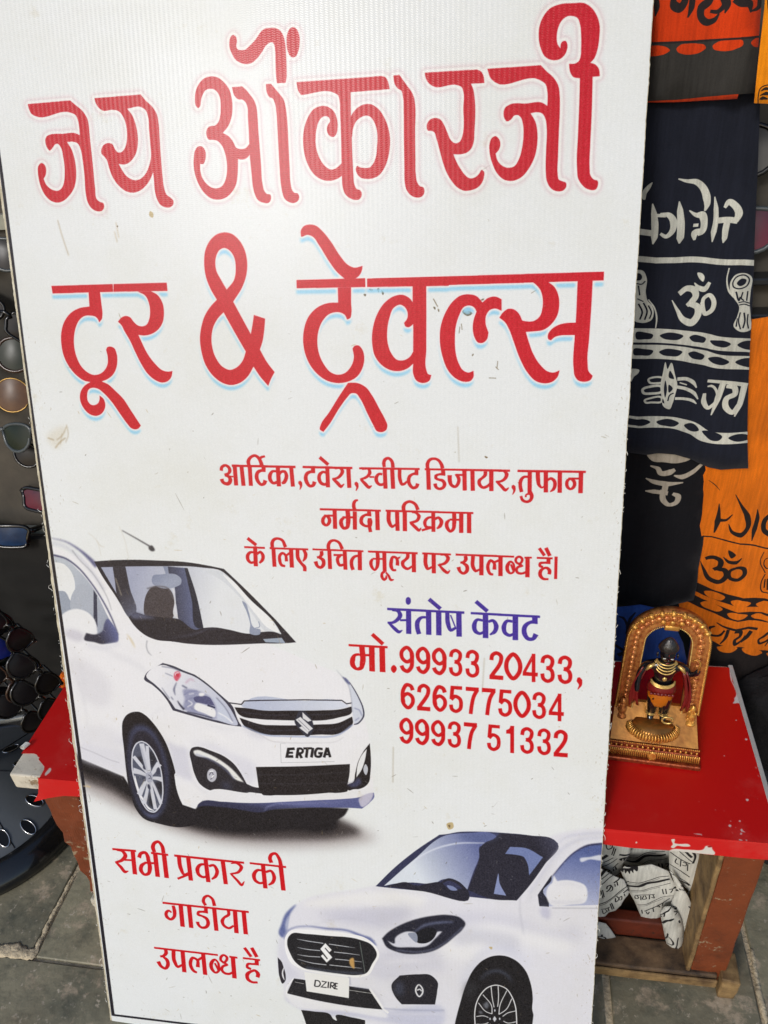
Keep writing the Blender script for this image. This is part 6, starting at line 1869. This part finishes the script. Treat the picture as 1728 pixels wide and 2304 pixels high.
for v in bm.verts: v.co = Vector((v.co.x-.002, -.0352-v.co.z, .0105+v.co.y))
fpart('medallion', bm, gold, parent=plinth)
for o_ in (plinth,): o_.scale = (1, 1, 1.55)
# sloping amber plate
bm = bmesh.new(); vs = [bm.verts.new(c) for c in ((-.069, -.027, .0384), (.065, -.027, .0384), (.060, .018, .082), (-.064, .018, .082), (-.069, .026, .0384), (.065, .026, .0384), (.060, .024, .082), (-.064, .024, .082))]
for q in ((0, 1, 2, 3), (1, 5, 6, 2), (4, 0, 3, 7), (5, 4, 7, 6), (3, 2, 6, 7), (0, 4, 5, 1)): bm.faces.new([vs[i] for i in q])
bmesh.ops.recalc_face_normals(bm, faces=bm.faces[:]); fpart('sloping_plate', bm, amber, smooth=False)
# arch: band swept along legs and half circle
def arch_path(rad, z0, zc, nseg=18, nleg=9, x0=0):
    p = [(x0-rad-.004*(1-i/nleg), z0+(zc-z0)*i/nleg) for i in range(nleg)]
    p += [(x0-rad*math.cos(math.pi*k/nseg), zc+rad*1.05*math.sin(math.pi*k/nseg)) for k in range(nseg+1)]
    p += [(x0+rad+.004*(i/nleg), zc-(zc-z0)*i/nleg) for i in range(1, nleg+1)]
    return p
zc = .222; z0 = .075; YA = .014
inn = arch_path(.0325, z0, zc); out_ = arch_path(.0605, z0, zc)
bm = bmesh.new(); rg = []
for (xi, zi), (xo, zo) in zip(inn, out_):
    row = []
    for f_, yy in ((0, .010), (0, 0), (.12, -.004), (.3, -.0025), (.5, -.001), (.7, -.0025), (.88, -.0045), (1, -.002), (1, .010)):
        row.append(bm.verts.new((xi+(xo-xi)*f_, YA+yy, zi+(zo-zi)*f_)))
    rg.append(row)
for A, B in zip(rg, rg[1:]):
    for k in range(9): bm.faces.new((A[k], A[(k+1) % 9], B[(k+1) % 9], B[k]))
bm.faces.new(rg[0]); bm.faces.new(rg[-1][::-1]); bmesh.ops.recalc_face_normals(bm, faces=bm.faces[:])
arch = fpart('arch', bm, gold2)
def along(path, step):
    L = [0]
    for a, b2 in zip(path, path[1:]): L.append(L[-1]+math.hypot(b2[0]-a[0], b2[1]-a[1]))
    s = 0; res = []
    i = 0
    while s < L[-1]:
        while L[i+1] < s: i += 1
        t_ = (s-L[i])/(L[i+1]-L[i]); a, b2 = path[i], path[i+1]
        res.append((a[0]+(b2[0]-a[0])*t_, a[1]+(b2[1]-a[1])*t_, math.atan2(b2[1]-a[1], b2[0]-a[0]))); s += step
    return res
bm = bmesh.new()
for x, z, a in along(arch_path(.0590, z0, zc), .0036):
    d = Vector((math.cos(a+.7), 0, math.sin(a+.7)))*.0026; c0 = Vector((x, YA-.0045, z)); tube(bm, [c0-d, c0, c0+d], [.0009, .0016, .0009], 5)
fpart('rope_edge', bm, gold, kind='stuff', parent=arch)
bm = bmesh.new()
for x, z, a in along(arch_path(.0342, z0, zc), .0028): ball(bm, (x, YA-.0042, z), .0013, 6, 4)
fpart('inner_beading', bm, goldl, kind='stuff', parent=arch)
bm = bmesh.new()
i = 0
for x, z, a in along(arch_path(.0465, z0+.004, zc), .0105):
    ball(bm, (x, YA-.0022, z), .0052, 9, 6, (1, .5, 1)); ball(bm, (x, YA-.0046, z), .0017, 6, 5)
    for s in (-1, 1):
        q = Vector((math.cos(a), 0, math.sin(a)))*.0052; nrm = Vector((-math.sin(a), 0, math.cos(a)))*s*.0042
        p0 = Vector((x, YA-.003, z))+q; tube(bm, [p0-nrm*1.2, p0+q*.1, p0+nrm*.2+q*.3], [.0007, .0012, .0006], 5)
    i += 1
fpart('floral_relief', bm, gold2, kind='stuff', parent=arch)
bm = bmesh.new()
for k in range(9):
    a = math.pi*(.5+(k-4)*.085); tube(bm, [(.053*math.cos(a), YA-.004, zc+.055*math.sin(a)), (.058*math.cos(a), YA-.0055, zc+.060*math.sin(a)), (.0625*math.cos(a), YA-.003, zc+.0655*math.sin(a))], [.002, .0045, .003], 8)
box(bm, (-.010, YA-.009, zc+.031), (.011, YA-.003, zc+.040), bev=.001)
for x in (-.013, 0, .013): ball(bm, (x, YA-.008, zc+.046), .0042, 8, 6, (1, .6, 1))
fpart('crest', bm, gold, parent=arch)
for s in (-1, 1):       # attendants at the foot of the arch
    bm = bmesh.new(); X0 = s*.050+(.002 if s > 0 else -.003); zb = .062
    lathe(bm, [(.001, .040), (.0045, .036), (.0052, .030), (.003, .026), (.0062, .022), (.0068, .012), (.0052, .006), (.0085, .003), (.009, 0), (0, -.001)], (X0, YA-.010, zb), 10)
    for k in range(6): ball(bm, (X0+random.uniform(-.008, .008), YA-.013, zb+random.uniform(.004, .034)), .0028, 6, 5)
    fpart('attendant', bm, gold if s > 0 else gold2)
# lotus seat
bm = bmesh.new()
lathe(bm, [(.001, .0), (.024, .0), (.030, .004), (.0325, .010), (.027, .016), (.026, .0185), (.001, .019)], (-.005, -.010, .047), 28, sx=1.15, sy=.80)
seat = fpart('lotus_seat', bm, amber)
bm = bmesh.new()
for k in range(26):
    a = math.pi*(1.02+.96*k/25); p = lambda r, z: (-.005+r*1.15*math.cos(a), -.010+r*.80*math.sin(a), z-.003)
    tube(bm, [p(.0300, .051), p(.0350, .058), p(.0345, .065), p(.0290, .0715)], [.0008, .0018, .0019, .0006], 6)
fpart('petals', bm, gold, kind='stuff', parent=seat)
# the deity: one continuous body
def skin(name, verts, edges, m, parent=None, sub=2):
    me = bpy.data.meshes.new(name); me.from_pydata([v[:3] for v in verts], edges, []); me.materials.append(m)
    o = bpy.data.objects.new(name, me); C.objects.link(o); o.parent = parent or fig
    md = o.modifiers.new('skin', 'SKIN'); md.use_smooth_shade = True
    for i, v in enumerate(verts):
        r = v[3] if len(v) > 3 else .004; ry = v[4] if len(v) > 4 else r
        me.skin_vertices[0].data[i].radius = (r, ry); me.skin_vertices[0].data[i].use_root = (i == 0)
    s = o.modifiers.new('sub', 'SUBSURF'); s.levels = sub; s.render_levels = sub
    return o
yb = .002
bv = [(0, yb, .130, .0125, .008), (0, yb, .146, .0105, .007), (0, yb, .164, .0150, .0085), (0, yb, .176, .0125, .0075), (0, yb-.001, .184, .0052, .005), (0, yb-.003, .196, .0105, .0095), (0, yb-.002, .209, .0085, .009), (0, yb, .218, .004, .004),
      (-.020, yb, .175, .0058), (-.027, yb-.002, .158, .0046), (-.0285, yb-.006, .140, .0036), (-.028, yb-.009, .128, .0030),
      (.020, yb, .175, .0058), (.028, yb-.002, .164, .0046), (.0335, yb-.008, .172, .0036), (.0345, yb-.010, .182, .0030),
      (-.0075, yb, .112, .0085), (-.0072, yb, .092, .0066), (-.0072, yb, .074, .0046), (-.0078, yb-.007, .0715, .0036),
      (.0075, yb, .112, .0085), (.0072, yb, .092, .0066), (.0072, yb, .074, .0046), (.0078, yb-.007, .0715, .0036)]
be = [(0, 1), (1, 2), (2, 3), (3, 4), (4, 5), (5, 6), (6, 7), (3, 8), (8, 9), (9, 10), (10, 11), (3, 12), (12, 13), (13, 14), (14, 15), (0, 16), (16, 17), (17, 18), (18, 19), (0, 20), (20, 21), (21, 22), (22, 23)]
body = skin('body', bv, be, blackf)
# face: nose, lips, eyes, brow mark
bm = bmesh.new(); ball(bm, (0, yb-.0135, .1955), .0016, 8, 6, (.8, 1, 1.6)); ball(bm, (-.011, yb-.003, .197), .003, 8, 6, (.5, .8, 1.3)); ball(bm, (.011, yb-.003, .197), .003, 8, 6, (.5, .8, 1.3))
fpart('nose_and_ears', bm, blackf, parent=body)
bm = bmesh.new(); ball(bm, (0, yb-.0125, .1905), .0014, 8, 5, (1.7, .5, .5)); ball(bm, (0, yb-.0130, .2050), .0009, 6, 5, (.6, .5, 2.4)); fpart('lips_and_mark', bm, redf, parent=body)
bm = bmesh.new()
for s in (-1, 1): ball(bm, (s*.0042, yb-.0122, .1985), .0013, 8, 5, (1.5, .5, .7))
fpart('eyes', bm, mat('eye_white', (190, 190, 180), .3), parent=body)
bm = bmesh.new(); lathe(bm, [(.0108, 0), (.0116, .003), (.0100, .008), (.0085, .011), (.0055, .016), (.003, .019), (0, .020)], (0, yb-.001, .206), 16, sy=.9); fpart('crown', bm, mat('dark_crown', (34, 30, 30), .3, coat=.4, bump=.8, bscale=300), parent=body)
def ring_of(bm, rx, ry, z, r, a0, a1, drop, nn=22, y=0):
    pts = [(rx*math.sin(a0+(a1-a0)*k/nn), yb+y-ry*math.cos(a0+(a1-a0)*k/nn), z-drop*math.cos((a0+(a1-a0)*k/nn))) for k in range(nn+1)]; tube(bm, pts, r, 6)
bm = bmesh.new()
for j in range(4): ring_of(bm, .0105+.0008*j, .0095+.0006*j, .186-.0015*j, .0010, -1.5, 1.5, .002+.0035*j)
for s in (-1, 1): tube(bm, [(s*.013, yb-.007, .183), (s*.018, yb-.009, .179), (s*.0215, yb-.0095, .172)], [.0018, .0028, .0012], 6)
ball(bm, (0, yb-.0115, .160), .0028, 8, 6, (1, .6, 1.3)); fpart('necklace', bm, goldl)
bm = bmesh.new()
for j in range(3): ring_of(bm, .0135, .0098, .1500-.0022*j, .0011, -1.4, 1.4, .004, y=-.001)
fpart('waist_band', bm, goldl)
bm = bmesh.new(); lathe(bm, [(.0128, .146), (.0160, .138), (.0168, .130), (.0150, .126)], (0, yb, 0), 20, sy=.72)
for k in range(7): ball(bm, (-.012+.004*k, yb-.0125, .131), .0022, 6, 5, (1, .6, 1))
fpart('sash', bm, redf)
bm = bmesh.new(); lathe(bm, [(.0142, .129), (.0150, .121), (.0135, .110), (.0105, .1015), (.0085, .0990), (.006, .100)], (0, yb, 0), 24, sy=.74)
for v in bm.verts: v.co.y += .0008*math.sin(v.co.x*1500)
fpart('garment', bm, yelf)
for s in (-1, 1):
    bm = bmesh.new(); rows2 = []
    for k in range(9):
        tt = k/8; row = []
        for q in range(5):
            u_ = q/4; row.append(bm.verts.new((s*(.019+.007*math.sin(tt*2.4)+u_*.009*(.6+.5*tt)), yb-.004-.003*math.sin(u_*7+tt), .172-.074*tt)))
        rows2.append(row)
    for A, B in zip(rows2, rows2[1:]):
        for q in range(4): bm.faces.new((A[q], A[q+1], B[q+1], B[q]))
    o = fpart('shawl', bm, redf); md = o.modifiers.new('t', 'SOLIDIFY'); md.thickness = .0018
bm = bmesh.new(); tube(bm, [(.034, yb-.012, .180), (.035, yb-.012, .196), (.031, yb-.012, .203), (.026, yb-.012, .199)], .0011, 6); fpart('bow_tip', bm, gold)
bm = bmesh.new(); tube(bm, [(.012+.0065*math.cos(a/3), yb-.010, .079+.0065*math.sin(a/3)) for a in range(19)], .0013, 6, closed=True); fpart('ring', bm, goldl)
bm = bmesh.new()
for s in (-1, 1):
    for j in range(2): tube(bm, [(s*.0074+.0052*math.cos(a/2.0), yb+.0045*math.sin(a/2.0), .0800+.003*j) for a in range(12)], .0009, 5, closed=True)
fpart('anklets', bm, goldl)
for o_ in list(fig.children):
    if o_.name.split('.')[0] in ('body', 'necklace', 'waist_band', 'sash', 'garment', 'shawl', 'bow_tip', 'ring', 'anklets'):
        o_.scale = (1.3, 1.15, 1.13); o_.location = (-.001, -.004, .0715*(1-1.13)+.001)
# ================================================================== CLOTHS
def fold(ax, f, amp, ph=0):
    return lambda x, y, d: amp*math.sin(x*f+ph+y*ax)+amp*.5*noise.noise(Vector((x*14, y*5, ph)))
def cloth(name, label, cat, disp, matname=None, step=.016, group=None, TWx=700, thick=.0012, edge=0, rough_edge=0, m=None, ext=None, parent=None):
    k, c, pts = outline(name)
    e = ext or ext_of(pts, .004)
    mm = m or print_mat(matname or name, e, TWx)
    o = sheet(cat_name.get(name, name), pts, k, c, disp, mm, e, step=step, thick=thick, edge=edge, rough_edge=rough_edge, parent=parent)
    if not parent: tag(o, label, cat, group)
    return o
cat_name = {'red_scarf': 'hanging_scarf', 'yellow_scarf': 'hanging_scarf', 'navy_scarf': 'hanging_scarf', 'black_scarf': 'hanging_scarf', 'orange_scarf': 'hanging_scarf', 'blue_cloth': 'folded_cloth', 'left_cloth': 'folded_cloth', 'stacked_cloth': 'folded_cloth'}
G = 'printed scarves hanging behind the bench'
cloth('red_scarf', 'orange-red scarf with a dark band of ovals, hanging at the top right', 'scarf', lambda x, y, d: -.012+.003*math.sin(x*55+1)+.0025*math.sin(x*120+y*9)+.004*noise.noise(Vector((x*30, y*9, 7))), TWx=600, group=G)
cloth('yellow_scarf', 'yellow scarf with a small drum print, hanging at the far right top', 'scarf', lambda x, y, d: -.016+.003*math.sin(x*60), TWx=400, group=G)
cloth('navy_scarf', 'navy scarf with pale brush lettering and chains of ovals, right of the signboard', 'scarf', lambda x, y, d: .0050*math.sin(x*52+.6+y*2)+.0030*math.sin(x*118+y*5+2*math.sin(y*7))*(.5+.5*math.sin(y*6+1))+.005*noise.noise(Vector((x*34, y*7, 2)))-.004*max(0, .66-y)/.06, TWx=900, group=G)
cloth('black_scarf', 'black scarf with faint pale lettering, hanging lower behind the navy one', 'scarf', lambda x, y, d: .004*math.sin(x*60+y*2)-.01*max(0, .6-y), TWx=500, group=G)
cloth('orange_scarf', 'orange scarf with black lettering and an oval-chain border, behind the right end of the bench', 'scarf', lambda x, y, d: .005*math.sin(x*50+y*8)-.10*max(0, .43-y)+.0022*math.sin(x*130-y*30)+.006*noise.noise(Vector((x*26, y*11, 5))), TWx=900, group=G)
cloth('blue_cloth', 'blue cloth with dark brush marks bunched behind the golden figurine', 'cloth', lambda x, y, d: .012*(1-d)+.006*noise.noise(Vector((x*30, y*26, 1))), step=.01, TWx=400, edge=.03, thick=.002)
cloth('left_cloth', 'crumpled orange cloth tip at the left back corner of the red bench', 'cloth', lambda x, y, d: .008*(1-d)+.006*noise.noise(Vector((x*90, y*80, 1))), step=.004, TWx=300, edge=.012, thick=.002)
cloth('stacked_cloth', 'white cloth bundle with bold black marks beyond the bench at the right edge', 'cloth', lambda x, y, d: .05*(1-d)**1.6+.003*noise.noise(Vector((x*30, y*30, 1))), step=.006, TWx=400, edge=.05, thick=.002)
shelf_ext = (.58, .80, .0, .34)
wm = print_mat('white_cloth', shelf_ext, 1000)
G2 = 'white printed scarves stuffed under the bench'
LB = {'cloth_a': ('white scarf with outline lettering at the top left under the bench', .006), 'cloth_b': ('white scarf with slanting lines of black lettering beside the signboard edge, under the bench', .0045),
      'cloth_c': ('white scarf with level black stripes and lettering, in the middle under the bench', .0045), 'cloth_d': ('rolled white scarf end with a large black glyph touching the front rail', .012),
      'cloth_e': ('plain white scarf fold hanging beside the rolled end, under the bench', .009), 'cloth_f': ('twisted white scarf with a wide black stripe against the right leg of the bench', .008),
      'cloth_g': ('white scarf corner with a black sun print at the lower left under the bench', .006), 'cloth_h': ('shaded grey-white scarf at the back under the bench top', .004)}
for nm, (lb, am) in LB.items():
    k, c, pts = outline(nm); ph = random.uniform(0, 9)
    o = sheet('printed_scarf', pts, 'V', c, lambda x, y, d, am=am, ph=ph: am*.8*(1-d)**1.6+am*.5*abs(noise.noise(Vector((x*34+y*16+ph, y*9, ph))))+am*.14*math.sin((x*1.0+y*.45)*150+ph), wm, shelf_ext, step=.0065, thick=.0015, edge=.022)
    tag(o, lb, 'scarf', G2)
# dark bundles beyond the bench on the right
def lump(name, c, s, m, label, cat, seed=0, amp=.25, group=None):
    bm = bmesh.new(); bmesh.ops.create_icosphere(bm, subdivisions=4, radius=1)
    for v in bm.verts:
        d = v.co.normalized(); k = 1+amp*noise.noise(d*1.6+Vector((seed, 0, 0)))+amp*.45*noise.noise(d*5+Vector((0, seed, 0)))
        v.co = Vector((d.x*s[0]*k, d.y*s[1]*k, d.z*s[2]*k))
    o = me_obj(name, bm, m, smooth=True); o.location = c; tag(o, label, cat, group); return o
blackcloth = mat('black_cloth', (20, 19, 22), .9, var=.4, scale=40, bump=.8, bscale=60, dist=.006)
lump('cloth_bundle', (1.26, .56, .30), (.14, .10, .16), blackcloth, 'black cloth bundle hanging below the orange scarf at the right edge', 'cloth', 3)
lump('cloth_bundle', (1.30, .50, .12), (.15, .12, .13), blackcloth, 'dark cloth heap on the ground past the right end of the bench', 'cloth', 6)
bm = bmesh.new(); box(bm, (1.13, .43, .215), (1.50, .70, .245), bev=.004); box(bm, (1.13, .428, .247), (1.50, .436, .252))
o = me_obj('side_shelf', bm, mat('grey_metal', (84, 86, 88), .4, metal=.4)); tag(o, 'grey metal shelf with a pale rim at the right edge, under the white bundle', 'shelf')
# ================================================================== SUNGLASSES AND STANDS
pm = mat('display_panel_grey', (84, 78, 68), .8, var=.25, scale=7, col2=(48, 46, 42))
bm = bmesh.new(); box(bm, (-.95, .640, .66), (.10, .652, 1.80), bev=.002); panel = me_obj('display_board', bm, pm); tag(panel, 'grey-beige board behind the sunglasses on the left', 'board')
bm = bmesh.new(); box(bm, (-.95, .628, 1.262), (.05, .6385, 1.285)); me_obj('rail', bm, mat('pale_rail', (150, 150, 136), .5), panel)
bm = bmesh.new(); box(bm, (-.95, .626, .650), (-.10, .6385, .662)); me_obj('rail', bm, mat('pale_rail', (150, 150, 136), .5), panel)
bm = bmesh.new(); box(bm, (.92, .662, .90), (1.7, .674, 1.80), bev=.002); panel2 = me_obj('display_board', bm, pm); tag(panel2, 'grey-beige board behind the sunglasses on the right of the navy scarf', 'board')
bm = bmesh.new(); box(bm, (-.80, .60, .05), (.30, .612, .655)); o = me_obj('black_curtain', bm, mat('black_curtain', (24, 23, 21), .9, var=.3, scale=9)); tag(o, 'plain black cloth panel between the sunglasses board and the red bench', 'curtain')
frameM = {'black': mat('black_frame', (14, 14, 16), .2, coat=.15), 'brown': mat('brown_frame', (54, 34, 24), .25, coat=.15), 'grey': mat('grey_frame', (70, 76, 78), .3, coat=.1), 'gold': mat('wire_frame', (150, 120, 70), .3, metal=.8)}
lensM = {'blue': mat('blue_lens', (18, 62, 104), .30, spec=.25, col2=(10, 26, 52), scale=12), 'brown': mat('amber_lens', (112, 78, 48), .30, spec=.25, col2=(60, 36, 22), scale=14), 'green': mat('green_lens', (28, 36, 26), .30, spec=.25),
         'red': mat('red_lens', (112, 34, 50), .30, spec=.25, col2=(60, 44, 56), scale=14), 'dark': mat('smoke_lens', (26, 24, 26), .30, spec=.25), 'grey': mat('grey_lens', (86, 84, 80), .30, spec=.25), 'navy': mat('navy_lens', (26, 40, 120), .30, spec=.25, col2=(14, 20, 62), scale=14)}
def lens_shape(style):
    P = []
    for k in range(24):
        a = 2*math.pi*k/24; ca, sa = math.cos(a), math.sin(a)
        if style == 'square': x = .027*math.copysign(abs(ca)**.45, ca); y = .019*math.copysign(abs(sa)**.5, sa)*(1.0 if sa > 0 else .95); x += (.003 if sa > 0 else -.001)*ca
        elif style == 'drop': x = .027*ca*(1 if sa > 0 else .9); y = .024*sa if sa < 0 else .017*math.copysign(abs(sa)**.6, sa)
        else: x = .026*ca; y = .025*sa
        P.append((x, y))
    return P
def sunglasses(style, frame, lens, thick, label, group=None):
    g = empty('sunglasses', (0, 0, 0), label, 'sunglasses', group)
    P = lens_shape(style)
    for s in (-1, 1):
        curve = lambda x: .012*(x/.07)**2
        pts = [(s*.034+s*x, curve(s*.034+s*x), y) for x, y in P]
        bm = bmesh.new(); tube(bm, pts, thick, 8, closed=True); me_obj('rim', bm, frameM[frame], g, smooth=True)
        bm = bmesh.new(); c0 = bm.verts.new((s*.034, curve(.034)-.0022, 0)); rim = [bm.verts.new((p[0], p[1], p[2])) for p in pts]; mid = [bm.verts.new((s*.034+(p[0]-s*.034)*.6, p[1]*.6+(curve(.034)-.0022)*.4-.0006, p[2]*.6)) for p in pts]
        for k in range(24):
            q = (k+1) % 24; bm.faces.new((c0, mid[k], mid[q])); bm.faces.new((mid[k], rim[k], rim[q], mid[q]))
        bmesh.ops.recalc_face_normals(bm, faces=bm.faces[:]); me_obj('lens', bm, lensM[lens], g, smooth=True)
        bm = bmesh.new(); tube(bm, [(s*.060, .010, .010), (s*.066, .014, .010), (s*.069, .030, .010), (s*.068, .10, .008), (s*.066, .125, -.006), (s*.064, .140, -.020)], [thick*1.3, thick*1.5, thick*1.2, thick, thick*1.3, thick], 6)
        tm = me_obj('temple', bm, frameM[frame], g, smooth=True)
        bm = bmesh.new(); ball(bm, (s*.0655, .0115, .010), .0026, 8, 6, (1, .6, 1)); me_obj('hinge', bm, mat('chrome', (205, 205, 205), .12, metal=1), tm, smooth=True)
    bm = bmesh.new(); tube(bm, [(-.0085, .001, .006), (-.003, -.001, .009), (.003, -.001, .009), (.0085, .001, .006)], thick*1.2, 8); me_obj('bridge', bm, frameM[frame], g, smooth=True)
    return g
def place(g, x, y, z, rx=0, ry=0, rz=0, s=1):
    g.location = (x*K, y*K, z*K); g.rotation_euler = (math.radians(rx), math.radians(ry), math.radians(rz)); g.scale = (s, s, s); return g
GL = 'sunglasses pinned on the left board'
def pm_(g, x, y, z, rx=0, ry=0, rz=0, sc=1): return place(g, x/K, y/K, z/K, rx, ry, rz, sc)
pm_(sunglasses('drop', 'grey', 'dark', .0022, 'dark sunglasses with a blue-grey rim, topmost on the left board', GL), -.142, .595, 1.240, -24, 6, 0, 1.2)
pm_(sunglasses('square', 'black', 'dark', .0028, 'black sunglasses with a dark purple tint, below the topmost pair on the left', GL), -.150, .60, 1.125, -24, 38, 0, 1.1)
pm_(sunglasses('round', 'brown', 'green', .0026, 'brown-framed sunglasses with green lenses above the amber pair on the left', GL), -.190, .590, 1.066, -26, 4, 0, 1.15)
pm_(sunglasses('round', 'gold', 'brown', .0013, 'wire-framed sunglasses with amber-brown lenses on the left board', GL), -.221, .585, .990, -26, 2, 0, 1.2)
pm_(sunglasses('drop', 'grey', 'green', .0026, 'grey-rimmed sunglasses with dark green lenses below the amber pair on the left', GL), -.152, .575, .915, -24, -4, 0, 1.25)
pm_(sunglasses('drop', 'black', 'dark', .0026, 'folded dark sunglasses half hidden by the torn edge of the signboard', GL), -.172, .595, .838, -20, 40, 0, 1.1)
pm_(sunglasses('square', 'black', 'red', .0034, 'sunglasses with purplish red lenses beside the torn edge of the signboard', GL), -.176, .590, .752, -22, 8, 0, 1.2)
pm_(sunglasses('square', 'black', 'blue', .0034, 'black sunglasses with bright blue mirror lenses, lowest on the left board', GL), -.338, .575, .678, -18, 2, 0, 1.25)
GR = 'sunglasses on the right board'
pm_(sunglasses('round', 'black', 'grey', .0026, 'grey-lensed sunglasses at the upper right, beside the navy scarf', GR), 1.058, .640, 1.322, -20, 0, 0, 1.3)
pm_(sunglasses('drop', 'grey', 'red', .0024, 'sunglasses with dark red lenses right of the navy scarf', GR), 1.083, .640, 1.222, -20, 0, 0, 1.45)
# small black tray under the right pair
bm = bmesh.new()
for z in (1.088, 1.142): box(bm, (.985, .625, z), (1.35, .66, z+.010), bev=.002)
for x in (.985, 1.03, 1.09, 1.15, 1.25): box(bm, (x, .627, 1.0985), (x+.005, .658, 1.1415))
box(bm, (.985, .648, 1.04), (1.35, .66, 1.085), bev=.002)
o = me_obj('display_tray', bm, mat('black_plastic', (34, 36, 38), .35)); tag(o, 'dark plastic tray with small windows above the orange scarf at the right', 'tray')
# round stand on the floor at the left
stand = empty('sunglasses_stand', (-.50, .40, 0), 'round grey sunglasses stand with a thick black rim on the floor at the left', 'display stand')
bm = bmesh.new(); lathe(bm, [(.198, .050), (.205, .056), (.222, .052), (.243, .036), (.252, .020), (.252, .004), (.244, 0), (.18, 0)], n=72); me_obj('rim', bm, mat('black_rim', (16, 17, 19), .22, coat=.5), stand, smooth=True)
platem = mat('grey_plate', (92, 96, 98), .45, metal=.3, var=.1, scale=5, coat=.2)
bm = bmesh.new(); lathe(bm, [(0, .125), (.05, .120), (.1, .095), (.2, .052)], n=72); me_obj('plate', bm, platem, stand, smooth=True)
blk = mat('hole_black', (6, 6, 7), .4); chrome = mat('chrome', (205, 205, 205), .12, metal=1)
def cone_z(r): return .125-.005*(r/.05) if r < .05 else (.120-(r-.05)*.5 if r < .1 else .095-(r-.1)*.43)
def eyelet(x, y, parent, s=1.25):
    r = math.hypot(x, y); z = cone_z(r)+.001
    tn = Vector((x, y, 0)).normalized(); tg = Vector((-tn.y, tn.x, 0)); dn = (tn-Vector((0, 0, .43))).normalized()
    c0 = Vector((x, y, z)); bm = bmesh.new()
    pts = [c0+dn*(.017*s*math.cos(a))+tg*(.0085*s*math.sin(a))+Vector((0, 0, .001)) for a in [2*math.pi*k/20 for k in range(20)]]
    tube(bm, pts, .0016, 6, closed=True); e = me_obj('eyelet', bm, chrome, parent, smooth=True)
    bm = bmesh.new(); bm.faces.new([bm.verts.new(p-Vector((0, 0, .0004))) for p in pts]); me_obj('hole', bm, blk, e)
for x, y in ((.152, -.018), (.118, .022), (.085, .062), (.03, .10), (.077, -.060), (.127, -.110), (.165, -.075), (.02, -.02), (.05, -.15), (-.03, -.12), (-.08, -.06), (-.12, .05), (-.05, .13), (-.01, -.17)):
    eyelet(x, y, stand)
for k in range(6):
    a = math.radians(-38+60*k); bm = bmesh.new(); d = Vector((math.cos(a), math.sin(a), 0)); tube(bm, [d*r+Vector((0, 0, cone_z(r)+.0004)) for r in (.03, .06, .1, .15, .198)], .0012, 5); me_obj('seam', bm, blk, stand)
bm = bmesh.new(); lathe(bm, [(.016, .10), (.016, .75), (0, .755)], n=16); me_obj('pole', bm, mat('black_rim', (16, 17, 19), .22), stand, smooth=True)
bm = bmesh.new(); tube(bm, [(.02, .05, .235), (.16, .08, .250), (.215, .09, .258)], .007, 8); tube(bm, [(.0, .03, .335), (.15, .06, .350)], .005, 8); me_obj('bracket', bm, mat('grey_bar', (120, 122, 120), .3, metal=.5), stand, smooth=True)
GS = 'dark sunglasses clustered on the round stand'
spec = [(-.262, .615, 'dark', 'black', 'smoky pair at the top of the round stand'), (-.232, .575, 'dark', 'black', 'slim dark pair at the upper right of the round stand'), (-.246, .500, 'navy', 'black', 'pair with royal blue lenses on the round stand'),
        (-.305, .520, 'green', 'black', 'green-lensed pair at the left edge of the round stand'), (-.214, .455, 'dark', 'black', 'rightmost dark pair on the round stand'), (-.290, .425, 'dark', 'brown', 'brown-black pair low in the middle of the round stand'),
        (-.236, .375, 'dark', 'black', 'glossy black pair low on the round stand'), (-.335, .400, 'dark', 'black', 'half-hidden dark pair at the lower left of the round stand'), (-.292, .330, 'dark', 'black', 'lowest black pair on the round stand')]
for x, z, ln_, fr, lb in spec:
    g = sunglasses('drop', fr, ln_, .0026, lb, GS); pm_(g, x-.012, .415, z, -12, 66, 42, 1.1)
